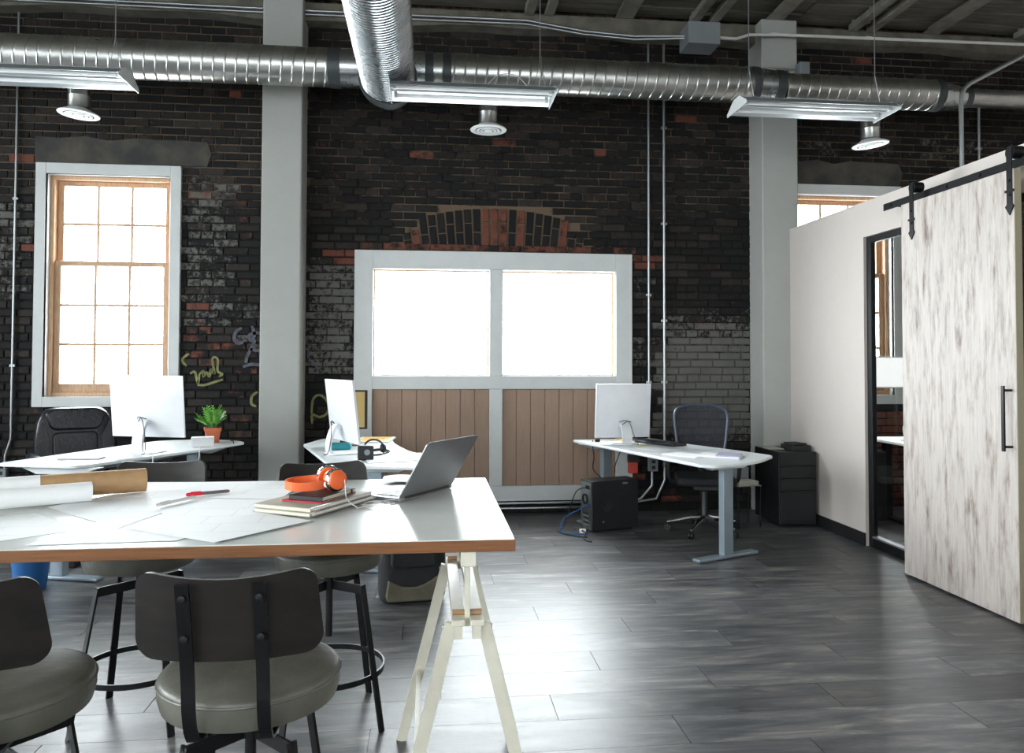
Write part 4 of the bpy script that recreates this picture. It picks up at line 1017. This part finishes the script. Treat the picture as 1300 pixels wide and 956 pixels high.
# ---------------------------------------------------------------- monitors (seen from the back: local -y is the back side)
def monitor(label, loc, rz, bottom, W=.64, H=.45, tilt=0.12, stand='loop', m_sh=None, group='large white monitors seen from behind'):
    t = thing('monitor', label, 'monitor', loc, rz, group); m_sh = m_sh or m_mon
    M = Matrix.Translation((0, 0, bottom + H / 2)) @ Matrix.Rotation(tilt, 4, 'X')
    b = MB(); nx, nz = 12, 8
    for s in (0, 1):
        for i in range(nx + 1):
            for j in range(nz + 1):
                u, v = -1 + 2 * i / nx, -1 + 2 * j / nz
                yy = .012 if s else -.004 - .028 * (1 - u * u) * (1 - v * v * .9)
                b.v.append(tuple(M @ Vector((u * W / 2, yy, v * H / 2))))
    n1 = (nx + 1) * (nz + 1); ix = lambda i, j: i * (nz + 1) + j
    for i in range(nx):
        for j in range(nz):
            b.f.append((ix(i, j), ix(i + 1, j), ix(i + 1, j + 1), ix(i, j + 1))); b.f.append((n1 + ix(i, j), n1 + ix(i, j + 1), n1 + ix(i + 1, j + 1), n1 + ix(i + 1, j)))
    ed = [ix(i, 0) for i in range(nx + 1)] + [ix(nx, j) for j in range(1, nz + 1)] + [ix(i, nz) for i in range(nx - 1, -1, -1)] + [ix(0, j) for j in range(nz - 1, 0, -1)]
    for i in range(len(ed)): a_, c_ = ed[i], ed[(i + 1) % len(ed)]; b.f.append((c_, a_, n1 + a_, n1 + c_))
    b.build('back_shell', m_sh, t, smooth=True, angle=50)
    b = MB(); b.box(-W / 2 + .012, W / 2 - .012, .0122, .0145, -H / 2 + .05, H / 2 - .012, M); b.build('screen', m_scr, t)
    # bent stand: base plate, sloping arm to the middle of the back
    b = MB(); b.prism(rpoly([(-.11, -.10), (.11, -.10), (.11, .12), (-.11, .12)], .05), 0, .010); b.build('stand_base', m_mon, t, bev=.003)
    zc = bottom + .12
    path = cr([(0, -.085, .008), (0, -.10, .05), (0, -.09, zc * .55), (0, -.062, zc - .02), (0, -.035, zc), (0, -.02, zc - .02)], 5)
    b = MB()
    for i in range(len(path) - 1): b.beam(path[i], path[i + 1] + (path[i + 1] - path[i]) * .12, .085, .022, (0, 1, .3))
    ar = b.build('stand_arm', m_mon, t, bev=.002, bseg=1)
    b = MB(); b.tube(cr([(-.05, -.04, zc + .02), (-.01, -.075, zc + .035), (.03, -.09, zc + .01), (.06, -.10, zc * .5), (.085, -.13, .02), (.08, -.16, .008)], 5), .003, 6); b.tube(cr([(-.035, -.05, zc - .01), (.01, -.085, zc + .028), (.05, -.07, zc + .02)], 5), .0035, 6)
    b.build('cable', m_bwire, t, smooth=True)
    return t
m_mon = mat('monitor_white', (226, 228, 232), .42, .15)
monitor('white monitor on the left desk in front of the sash window', (-2.08, 6.00, .766), -.30, .115, .60, .455, .10)
monitor('white monitor on the middle curved desk, turned nearly edge-on', (-.645, 5.86, .761), -1.12, .09, .60, .46, .12)
monitor('white monitor on the right desk in front of the double window', (1.69, 6.62, .731), .10, .055, .50, .47, .10)
mm2 = thing('monitor', 'thin black monitor with a yellow lit screen behind the middle white one', 'monitor', (-.60, 6.45, .761), 0)
b = MB(); Mx = Matrix.Rotation(.0, 4, 'Z'); b.box(-.20, .10, -.012, .012, .13, .45, Mx); b.build('bezel', m_blackp, mm2, bev=.003)
m_ys = bpy.data.materials.new('emissive_screen'); m_ys.use_nodes = True; p = m_ys.node_tree.nodes['Principled BSDF']; p.inputs['Base Color'].default_value = col(30, 30, 30); p.inputs['Emission Color'].default_value = col(216, 190, 120); p.inputs['Emission Strength'].default_value = .55
b = MB(); b.box(-.185, .078, -.0135, -.0122, .145, .435, Mx); b.build('emissive_screen', m_ys, mm2)
b = MB(); b.box(-.12, -.04, -.01, .03, .006, .14, Mx); b.prism(rpoly([(-.2, -.08), (.04, -.08), (.04, .1), (-.2, .1)], .03), 0, .008); b.build('stand', m_blackp, mm2, bev=.002)

# ---------------------------------------------------------------- things on the left desk
b = MB(); 
kb = thing('keyboard', 'slim silver keyboard lying on the left desk', 'keyboard', (-2.39, 5.66, .766), .03)
b.prism(rpoly([(-.14, -.055), (.14, -.055), (.14, .055), (-.14, .055)], .01), 0, .012); b.build('case', m_alu, kb, bev=.003)
b = MB()
for i in range(14):
    for j in range(5): b.box(-.132 + i * .019, -.132 + i * .019 + .016, -.046 + j * .019, -.046 + j * .019 + .016, .012, .0145)
o = b.build('keys', m_trim, kb); o['kind'] = 'stuff'
pp = thing('potted_plant', 'bright green fern in a square terracotta pot at the end of the left desk', 'plant', (-1.80, 6.72, .766), .3)
b = MB(); 
for (w0, w1, z0, z1) in ((.048, .062, 0, .105), (.066, .068, .095, .125)): b.add([(-w0, -w0, z0), (w0, -w0, z0), (w0, w0, z0), (-w0, w0, z0), (-w1, -w1, z1), (w1, -w1, z1), (w1, w1, z1), (-w1, w1, z1)], [(0, 3, 2, 1), (0, 1, 5, 4), (1, 2, 6, 5), (2, 3, 7, 6), (3, 0, 4, 7), (4, 5, 6, 7)])
b.build('pot', m_terra, pp, bev=.003, bseg=1)
b = MB(); b.box(-.058, .058, -.058, .058, .118, .127); b.build('soil', m_soil, pp)
rf = random.Random(11)
for k_ in range(34):
    az = rf.uniform(0, 2 * PI); ln = rf.uniform(.10, .21); lean = rf.uniform(.15, .95)
    P0 = Vector((rf.uniform(-.03, .03), rf.uniform(-.03, .03), .125)); dr = Vector((math.cos(az) * math.sin(lean), math.sin(az) * math.sin(lean), math.cos(lean)))
    pts = [P0 + dr * ln * u + Vector((0, 0, -.05 * u * u * lean)) for u in [i / 8 for i in range(9)]]
    b = MB(); b.tube(pts, .0014, 4)
    side = dr.cross(Vector((0, 0, 1))); side = side.normalized() if side.length > .01 else Vector((1, 0, 0))
    for i in range(2, 9):
        for s in (-1, 1):
            l_ = .034 * (1 - abs(i - 4.5) / 7); q = pts[i]; tip = q + side * s * l_ + dr * .016 + Vector((0, 0, rf.uniform(-.006, .008))); nrm = dr * .007
            b.add([q - nrm, q * .5 + tip * .5 - nrm + Vector((0, 0, .003)), tip, q * .5 + tip * .5 + nrm + Vector((0, 0, .003)), q + nrm], [(0, 1, 2, 3, 4)])
    b.build('frond', m_leaf, pp)
bx = thing('tissue_box', 'small white box with a pale blue end beside the fern', 'box', (-1.79, 6.40, .766), .25)
b = MB(); b.box(-.085, .085, -.05, .05, 0, .075); b.build('carton', m_paper, bx, bev=.004)
b = MB(); b.box(.0855, .0865, -.046, .046, .006, .07); b.build('blue_end', m_cyan, bx)
def cable(name, pts, r, label, m, n_=8):
    P = cr(pts, n_); o0 = P[0]; b = MB(); b.tube([p - o0 for p in P], r, 6); return tag(b.build(name, m, loc=tuple(o0), smooth=True), label, 'cable')
cable('cable', [(-1.98, 5.86, .79), (-1.96, 5.80, .785), (-1.94, 5.72, .70), (-1.93, 5.70, .50), (-1.98, 5.72, .3)], .004, 'white cable hanging off the left desk behind the monitor stand', m_wire)
cable('cable', [(-1.76, 6.30, .78), (-1.745, 6.16, .775), (-1.74, 6.12, .70), (-1.78, 6.1, .6), (-1.84, 6.12, .5)], .0045, 'white cable running from the small box over the desk edge', m_wire)
cable('cable', [(-1.70, 6.85, .772), (-1.64, 6.72, .775), (-1.60, 6.60, .775), (-1.60, 6.56, .70), (-1.6, 6.56, .64)], .004, 'black cable over the far corner of the left desk', m_bwire)

# ---------------------------------------------------------------- things on the middle desk
mg = thing('magazine', 'open orange-yellow printed brochure on the middle desk', 'magazine', (-.46, 6.80, .762), -.12)
b = MB(); b.box(-.15, .15, -.20, .20, 0, .012); b.build('pages', m_paper, mg); b = MB(); b.box(-.125, .125, -.175, .185, .0122, .013); b.build('printed_cover', m_yellow, mg)
b = MB(); b.box(-.05, -.01, -.05, .02, .0131, .0136); b.box(.0, .035, -.02, .05, .0131, .0136); b.box(.05, .08, -.01, .06, .0131, .0136); b.build('printed_picture', m_grey, mg)
b = MB(); b.prism(rpoly([(-.10, -.07), (.10, -.07), (.10, .07), (-.10, .07)], .02), 0, .045); tag(b.build('pouch', m_teal, loc=(-.70, 6.16, .762), bev=.012, bseg=3), 'teal pouch behind the stand of the middle monitor', 'pouch')
hs = thing('headset', 'tangled black headset and cables on the middle desk', 'headset', (-.40, 5.80, .762), .4)
b = MB(); b.tube([(.07 * math.cos(a), .02 * math.sin(a) , .055 + .05 * math.sin(a)) for a in [PI * i / 14 for i in range(15)]], .007, 8); b.build('headband', m_blackp, hs, smooth=True)
for s in (-1, 1):
    b = MB(); b.lathe([(0, -.015), (.03, -.014), (.036, 0), (.03, .014), (0, .015)], 20, Matrix.Translation((s * .07, 0, .04)) @ Matrix.Rotation(PI / 2, 4, 'Y')); b.build('ear_cup', m_blackp, hs, smooth=True)
b = MB(); b.tube(cr([(-.09, -.05, .006), (.0, -.1, .006), (.1, -.06, .02), (.06, .04, .03), (-.05, .06, .02), (-.1, .0, .01), (.02, -.03, .03), (.12, .03, .006)], 6), .006, 6); b.build('cord', m_bwire, hs, smooth=True)
ms = thing('camera_case', 'small black boxy case standing on the near edge of the middle desk', 'case', (-.435, 5.47, .762), .1)
b = MB(); b.box(-.055, .055, -.03, .03, 0, .10); b.build('case_body', m_blackp, ms, bev=.008); b = MB(); b.lathe([(.02, 0), (.02, .012), (.015, .013), (0, .006)], 20, Matrix.Translation((.01, -.03, .055)) @ Matrix.Rotation(PI / 2, 4, 'X')); b.build('lens_ring', m_grey, ms, smooth=True)
for i, (x, y_, an, lb) in enumerate(((-.27, 5.42, .2, 'lowest white sheet on the near edge of the middle desk'), (-.21, 5.50, -.1, 'middle white sheet on the near edge of the middle desk'), (-.16, 5.62, .35, 'top white sheet in the pile on the middle desk'))):
    b = MB(); b.box(-.15, .15, -.105, .105, 0, .003); o = tag(b.build('paper_sheet', m_paper, loc=(x, y_, .762 + i * .0035)), lb, 'paper', 'papers on the middle desk'); o.rotation_euler = (0, 0, an)

# ---------------------------------------------------------------- things on the right desk
nb = slab('notebook', 1.80, 6.83, .731, .22, .15, .012, -.35, 'notebook with a yellow-orange cover under the right monitor', 'notebook', m_yellow, m_paper)
kb = thing('keyboard', 'long black keyboard on the right desk', 'keyboard', (2.00, 6.62, .731), -1.05)
b = MB(); b.prism(rpoly([(-.26, -.09), (.26, -.09), (.26, .09), (-.26, .09)], .02), 0, .022); b.build('case', m_blackp, kb, bev=.006)
b = MB()
for i in range(18):
    for j in range(5): b.box(-.24 + i * .0265, -.24 + i * .0265 + .022, -.07 + j * .027, -.07 + j * .027 + .022, .022, .026)
o = b.build('keys', m_blackp, kb); o['kind'] = 'stuff'
for i, (x, y_, a_, W_, D_, h_, lb) in enumerate(((1.86, 6.22, -1.1, .30, .21, .002, 'white sheet flat near the middle of the right desk'), (1.97, 5.78, -.9, .30, .21, .006, 'white booklet with a lifted edge on the right desk'), (2.21, 5.70, -.5, .30, .22, .010, 'thick white booklet with a lilac cover at the near end of the right desk'))):
    t = thing('booklet', lb, 'booklet', (x, y_, .7312), a_, 'white papers on the right desk')
    b = MB(); b.box(-W_ / 2, W_ / 2, -D_ / 2, D_ / 2, 0, h_); b.build('pages', m_paper, t)
    if i == 2: b = MB(); b.box(-.02, W_ / 2 + .004, -D_ / 2 - .004, D_ / 2, h_, h_ + .008); b.build('lilac_cover', mat('lilac_cover', (176, 172, 196), .5), t)
b = MB(); b.box(-.038, .038, -.038, .038, 0, .002); o = tag(b.build('sticky_note', mat('sticky_yellow', (222, 220, 150), .6), loc=(1.80, 6.42, .7312)), 'pale yellow sticky note on the right desk', 'note'); o.rotation_euler = (0, 0, .4)
b = MB(); b.lathe([(0, 0), (.022, .002), (.026, .018), (.018, .03), (0, .034)], 16); tag(b.build('webcam', m_blackp, loc=(1.50, 6.80, .731), smooth=True), 'small black gadget at the far corner of the right desk', 'gadget')

# tower PC
pc = thing('computer_tower', 'black desktop computer with a grey connector panel on the floor under the right desk', 'computer', (1.38, 6.45, 0), R(18))
b = MB(); b.box(0, .46, 0, .20, .012, .43); b.build('case', m_blackp, pc, bev=.004)
pb = MB(); pb.box(-.004, .001, .012, .188, .02, .42); pn = pb.build('rear_panel', m_galv, pc)
b = MB(); b.lathe([(.03, 0), (.045, .003), (.046, .006), (.03, .005)], 24, Matrix.Translation((-.004, .115, .27)) @ Matrix.Rotation(-PI / 2, 4, 'Y')); b.build('fan_grille', m_blackp, pn)
for i in range(6): b = MB(); b.box(-.008, -.003, .06, .14, .05 + i * .019, .062 + i * .019); b.build('slot_cover', m_blackp if i % 2 else m_alu, pn)
b = MB(); b.box(-.009, -.003, .05, .10, .36, .39); b.build('power_inlet', m_blackp, pn)
b = MB(); b.lathe([(.045, 0), (.062, .004), (.064, .008), (.048, .006), (.03, .007), (.02, .003), (0, .003)], 28, Matrix.Translation((.14, 0, .23)) @ Matrix.Rotation(PI / 2, 4, 'X')); b.build('side_vent', m_blackpt, pc, smooth=True)
b = MB(); b.cyl((.11, -.002, .085), (.11, .001, .085), .006, 10); b.build('green_sticker', mat('green_dot', (176, 190, 40), .5), pc)
b = MB(); b.box(.30, .35, -.001, .001, .395, .41); b.build('pale_sticker', m_grey, pc)
for i in range(4): b = MB(); b.cyl((.05 + .36 * (i % 2), .04 + .12 * (i // 2), 0), (.05 + .36 * (i % 2), .04 + .12 * (i // 2), .014), .014, 10); b.build('rubber_foot', m_blackp, pc)
cable('cable', [(1.375, 6.53, .24), (1.28, 6.48, .20), (1.14, 6.45, .13), (1.10, 6.42, .03), (1.20, 6.40, .006), (1.34, 6.40, .006)], .005, 'blue network cable curling out of the computer tower', m_blue)
cable('cable', [(1.37, 6.56, .37), (1.27, 6.56, .34), (1.22, 6.6, .2), (1.16, 6.6, .03), (1.10, 6.5, .006), (1.22, 6.32, .006), (1.3, 6.28, .006)], .0045, 'black power cable hanging from the top of the computer tower', m_bwire)
cable('cable', [(1.27, 6.33, .05), (1.285, 6.27, .04), (1.26, 6.2, .008), (1.30, 6.12, .006)], .008, 'short black cable end on the floor by the computer tower', m_bwire)
b = MB(); b.box(-.025, .025, -.012, .012, 0, .03); tag(b.build('cable_plug', m_paper, loc=(1.275, 6.34, .03)), 'white plug beside the computer tower', 'plug')
cable('cable', [(1.47, 6.85, .74), (1.46, 6.82, .70), (1.47, 6.80, .6), (1.45, 6.74, .5), (1.50, 6.66, .435)], .005, 'black cable bundle dropping from the right desk onto the tower', m_bwire)
cable('cable', [(1.80, 7.0, .70), (1.76, 7.0, .62), (1.70, 6.95, .5), (1.68, 6.9, .44)], .004, 'thin black cable slanting behind the grey desk leg', m_bwire)
ad = thing('power_adapter', 'red and black power adapter hanging under the right desk', 'adapter', (1.86, 6.93, .43), 0)
b = MB(); b.box(-.04, .04, -.03, .03, 0, .12); b.build('red_body', mat('red_casing', (186, 62, 48), .5), ad, bev=.006); b = MB(); b.box(-.045, .055, -.032, .035, .10, .17); b.build('black_cap', m_blackp, ad, bev=.006)
b = MB(); b.tube(cr([(-.03, 0, .17), (-.05, 0, .22), (-.04, 0, .27)], 5), .004, 6); b.tube(cr([(.03, 0, .17), (.06, 0, .23), (.02, 0, .28)], 5), .004, 6); b.build('lead', m_bwire, ad)

# ---------------------------------------------------------------- task chairs
def star_base(t, m_arm, z_top, r=.30, a0=.2):
    b = MB(); b.lathe([(.03, .085), (.034, .13), (.028, .14), (.026, z_top)], 16); b.build('gas_lift', m_blackp, t, smooth=True)
    for i in range(5):
        a = a0 + i * 2 * PI / 5; c, s = math.cos(a), math.sin(a)
        b = MB(); P = cr([(c * .02, s * .02, .125), (c * .12, s * .12, .115), (c * .22, s * .22, .09), (c * r, s * r, .07)], 3); b.tube(P, [.022 - .011 * i_ / (len(P) - 1) for i_ in range(len(P))], 8); ar = b.build('base_arm', m_arm, t, smooth=True)
        b = MB()
        for e in (-1, 1): b.cyl((c * r - s * .008 * e - s * .010 * e, s * r + c * .018 * e, .028), (c * r - s * .004 * e, s * r + c * .004 * e, .028), .028, 14)
        b.cyl((c * r, s * r, .03), (c * r, s * r, .07), .008, 8); b.build('caster', m_blackp, ar, smooth=True)
# leather executive chair, its front towards the desk (local -y)
ex = thing('executive_chair', 'black leather high-back office chair behind the left desk', 'chair', (-2.72, 6.42, 0), .55)
star_base(ex, m_blackp, .42)
b = MB(); b.prism(rpoly([(-.27, -.27), (.27, -.27), (.25, .25), (-.25, .25)], .08), .42, .53); b.build('seat', m_bleather, ex, bev=.035, bseg=4)
M = Matrix(((1, 0, 0, 0), (0, 0, -1, 0), (0, 1, 0, 0), (0, 0, 0, 1)))
Mt = Matrix.Translation((0, .27, .50)) @ Matrix.Rotation(-.10, 4, 'X') @ M
b = MB(); b.prism(rpoly([(-.26, 0), (.26, 0), (.285, .30), (.265, .48), (.20, .565), (-.20, .565), (-.265, .48), (-.285, .30)], .08), -.07, .05, Mt); bk = b.build('backrest', m_bleather, ex, bev=.035, bseg=4)
b = MB(); b.prism(rpoly([(-.17, .38), (.17, .38), (.225, .52), (.16, .56), (-.16, .56), (-.225, .52)], .05), .03, .085, Mt); b.build('headrest_pad', m_bleather, bk, bev=.022, bseg=4)
b = MB(); b.prism(rpoly([(-.16, .03), (.16, .03), (.17, .37), (-.17, .37)], .06), .02, .058, Mt); b.build('lumbar_pad', m_bleather, bk, bev=.02, bseg=4)
for s in (-1, 1):
    b = MB(); b.prism(rpoly([(s * .19, .05), (s * .265, .05), (s * .275, .32), (s * .25, .47), (s * .19, .34)], .03), .02, .10, Mt); b.build('side_bolster', m_bleather, bk, bev=.02, bseg=4)
    b = MB(); b.tube(cr([(s * .27, .20, .46), (s * .32, .20, .58), (s * .32, .10, .69), (s * .32, -.12, .69), (s * .31, -.20, .60), (s * .27, -.18, .47)], 5), .02, 8); ar = b.build('arm_loop', m_blackp, ex, smooth=True)
    b = MB(); b.box(s * .32 - .035, s * .32 + .035, -.15, .14, .69, .73); b.build('arm_pad', m_bleather, ar, bev=.015, bseg=3)
# mesh chair
def mesh_alpha():
    m = bpy.data.materials.new('see_through_mesh'); m.use_nodes = True; n = m.node_tree.nodes; l = m.node_tree.links; p = n['Principled BSDF']; p.inputs['Base Color'].default_value = col(30, 32, 42); p.inputs['Roughness'].default_value = .7
    t = n.new('ShaderNodeBsdfTransparent'); mx = n.new('ShaderNodeMixShader'); mx.inputs[0].default_value = .80
    l.new(t.outputs[0], mx.inputs[1]); l.new(p.outputs[0], mx.inputs[2]); l.new(mx.outputs[0], n['Material Output'].inputs[0]); return m
mc = thing('mesh_chair', 'dark mesh-back office chair on chrome star base behind the right desk', 'chair', (2.34, 6.40, 0), -.25)
star_base(mc, m_chrome, .40, .31, .5)
b = MB(); b.prism(rpoly([(-.25, -.25), (.25, -.25), (.24, .23), (-.24, .23)], .08), .42, .49); b.build('seat', m_fabric, mc, bev=.025, bseg=4)
b = MB(); b.box(-.10, .10, -.14, .14, .37, .42); b.build('tilt_mechanism', m_blackp, mc, bev=.01)
fr = [(-.175, 0), (.175, 0), (.215, .22), (.235, .42), (.215, .485), (.10, .525), (-.10, .525), (-.215, .485), (-.235, .42), (-.215, .22)]
P = rpoly(fr, .05, 4); Mt = Matrix.Translation((0, .24, .545)) @ Matrix.Rotation(-.12, 4, 'X') @ M
def bow(x, z_): return (x, z_, -.03 * (1 - (x / .24) ** 2) + .02)
b = MB(); b.tube([Mt @ Vector(bow(x, z_)) for x, z_ in P], .012, 8, closed=True); bf = b.build('back_frame', m_grey if False else mat('frame_slate', (74, 82, 98), .35, .3), mc, smooth=True)
b = MB(); NX = 10; 
zs = [i / 12 * .52 for i in range(13)]
def halfw(z_):
    best = .0
    for i in range(len(P)):
        (x0, z0), (x1, z1) = P[i], P[(i + 1) % len(P)]
        if (z0 - z_) * (z1 - z_) <= 0 and abs(z1 - z0) > 1e-6: best = max(best, abs(x0 + (x1 - x0) * (z_ - z0) / (z1 - z0)))
    return best
for z_ in zs:
    hw = halfw(min(max(z_, .001), .5245))
    for i in range(NX + 1): b.v.append(tuple(Mt @ Vector(bow(-hw + 2 * hw * i / NX, z_))))
for j in range(12):
    for i in range(NX): k_ = j * (NX + 1) + i; b.f.append((k_, k_ + 1, k_ + NX + 2, k_ + NX + 1))
b.build('mesh_panel', mesh_alpha(), mc, smooth=True)
b = MB(); b.tube(cr([(0, .10, .40), (0, .24, .42), (0, .32, .52), (0, .31, .70)], 5), .022, 8); b.build('back_spine', m_blackp, mc, smooth=True)
for s in (-1, 1):
    b = MB(); b.tube(cr([(s * .18, .05, .41), (s * .28, .05, .43), (s * .30, .04, .55), (s * .30, .04, .655)], 5), .017, 8); ar = b.build('arm_post', m_blackp, mc, smooth=True)
    b = MB(); b.box(s * .30 - .04, s * .30 + .04, -.12, .12, .655, .68); b.build('arm_pad', m_blackp, ar, bev=.01, bseg=3)

# ---------------------------------------------------------------- filing cabinet
fc = thing('filing_cabinet', 'black four-drawer filing cabinet in the corner by the partition', 'cabinet', (3.24, 6.74, 0), 0)
X0, X1, Y0, Y1, HT = -.175, .17, -.215, .29, .655
b = MB(); b.box(X0, X1, Y0, Y1, .02, HT); b.build('cabinet_body', m_blackp, fc, bev=.003)
zz = [.05, .315, .425, .535, .645]
for i in range(4):
    b = MB(); b.box(X0 + .012, X1 - .012, Y0 - .016, Y0 - .001, zz[i] + .006, zz[i + 1] - .012); dr_ = b.build('drawer', m_blackp, fc, bev=.003)
    b = MB(); b.box(X0 + .03, X1 - .03, Y0 - .022, Y0 - .008, zz[i + 1] - .014, zz[i + 1] - .004); b.build('finger_pull', m_blackpt, dr_)
b = MB(); b.box(-.09, .09, -.11, .11, 0, .045); o = tag(b.build('document_box', m_blackp, loc=(3.315, 6.72, .656), bev=.004), 'black document box on top of the filing cabinet', 'box'); 
b = MB(); b.box(-.065, .065, -.08, .08, 0, .02); o = tag(b.build('calculator', m_fabric, loc=(3.30, 6.70, .7015), bev=.006), 'small black pouch on the document box', 'pouch'); o.rotation_euler = (0, 0, .2)
b = MB(); b.box(-.07, .07, -.12, .12, 0, .006); tag(b.build('paper_pile', m_kc, loc=(3.145, 6.86, .656)), 'thin pile of cream paper on the filing cabinet', 'paper')
# wire tray hanging behind the right desk end
wt = thing('paper_tray', 'grey tray of papers between the right desk leg and the cabinet', 'tray', (2.78, 6.62, 0), .2)
b = MB(); b.box(-.12, .12, -.10, .10, .36, .365); b.box(-.12, .12, .095, .10, .36, .50); b.build('tray_pan', m_grey, wt)
b = MB(); b.box(-.10, .10, -.08, .08, .366, .40); b.build('papers', m_kc, wt)
for x in (-.11, .11):
    for y_ in (-.09, .09): b = MB(); b.cyl((x, y_, 0), (x, y_, .36), .006, 8); b.build('leg', m_black, wt)

# ---------------------------------------------------------------- backpack, bins under the table
bp = thing('backpack', 'black backpack with an olive bottom panel on the floor under the table', 'backpack', (-.10, 4.80, 0), .12)
b = MB(); b.prism(rpoly([(-.20, -.13), (.20, -.13), (.20, .13), (-.20, .13)], .08), .0, .46); b.build('body', m_fabric, bp, bev=.05, bseg=5)
b = MB(); M2 = Matrix(((1, 0, 0, 0), (0, 0, -1, 0), (0, 1, 0, 0), (0, 0, 0, 1)))
cv = [(-.165, .055), (-.15, .02), (.15, .02), (.19, .06), (.19, .20)] + [(.19 - .34 * t / 8, .20 - .085 * math.sin(PI * min(1, t / 8 * .9)) - .02 * t / 8) for t in range(1, 9)]
b.prism(cv, .118, .142, M2); b.build('bottom_panel', m_olive, bp, bev=.012, bseg=3)
b = MB(); b.prism(rpoly([(-.14, .22), (.14, .22), (.13, .38), (-.13, .38)], .04), .12, .155, M2); b.build('front_pocket', m_fabric, bp, bev=.015, bseg=3)
b = MB(); b.tube(cr([(-.05, .05, .45), (-.04, .05, .50), (.04, .05, .50), (.05, .05, .45)], 5), .01, 8); b.build('carry_loop', m_fabric, bp, smooth=True)
for s in (-1, 1):
    b = MB(); b.tube(cr([(s * .08, .12, .43), (s * .11, .19, .33), (s * .12, .18, .12), (s * .13, .13, .05)], 5), .014, 8); b.build('shoulder_strap', m_fabric, bp, smooth=True)
b = MB(); b.lathe([(0, 0), (.085, 0), (.09, .01), (.118, .30), (.123, .30), (.121, .308), (.113, .305), (.085, .012), (0, .012)], 28)
tag(b.build('waste_bin', m_blue, loc=(-2.50, 5.22, 0), smooth=True), 'blue plastic waste bin partly hidden under the table at far left', 'bin')
b = MB(); b.box(-.05, .05, -.06, .06, 0, .10); tag(b.build('power_brick', m_blackp, loc=(-2.50, 5.78, 0), bev=.006), 'small black power box on the floor under the left desk', 'box')

# ---------------------------------------------------------------- inside the glazed office
od = thing('office_desk', 'white desk seen through the glass of the office front', 'desk', (4.55, 6.60, 0))
b = MB(); b.box(-.42, .9, -.50, .38, .715, .74); b.build('desktop', m_desk, od, bev=.004)
for x, y_ in ((.7, -.1), (-.3, .2)):
    b = MB(); b.box(x - .03, x + .03, y_ - .03, y_ + .03, .03, .715); b.build('leg', m_black, od); b = MB(); b.box(x - .04, x + .04, -.32, .33, 0, .03); b.build('foot', m_black, od)
om = thing('monitor', 'monitor with a white glow added to its face on a curved arm behind the office glass', 'monitor', (4.30, 6.52, .741), 0)
b = MB(); b.box(-.36, .22, -.02, .01, .48, .76); b.build('back_shell', m_mon, om, bev=.008); b = MB(); b.box(-.35, .21, .011, .013, .49, .75); b.build('screen_back', m_scr, om)
m_white_glow = bpy.data.materials.new('added_white_glow'); m_white_glow.use_nodes = True; p = m_white_glow.node_tree.nodes['Principled BSDF']; p.inputs['Emission Color'].default_value = (1, 1, 1, 1); p.inputs['Emission Strength'].default_value = .9  # emission added so the monitor face reads white; no known lit screen
b = MB(); b.box(-.35, .21, -.023, -.0205, .49, .75); b.build('emissive_screen', m_white_glow, om)
b = MB(); b.tube(cr([(.0, .02, .0), (-.04, .0, .02), (-.07, -.02, .12), (-.04, -.03, .2), (.02, -.03, .22), (.03, -.025, .5)], 6), .016, 10); b.cyl((0, .02, 0), (0, .02, .012), .07, 20); b.build('curved_arm', m_trim, om, smooth=True)
ob = thing('office_cabinet', 'tall black cabinet under the office desk behind the glass', 'cabinet', (4.05, 6.85, 0))
b = MB(); b.box(-.16, .10, -.2, .3, .01, .64); b.build('cabinet_body', m_blackp, ob, bev=.004); b = MB(); b.box(-.15, .09, -.215, -.2, .03, .63); b.build('door', m_blackp, ob, bev=.003)
cable('cable', [(4.25, 6.02, .70), (4.2, 6.0, .55), (4.22, 6.0, .3), (4.18, 5.95, .05), (4.0, 5.85, .012), (3.75, 5.8, .012)], .006, 'white cable looping to the floor inside the office', m_wire)
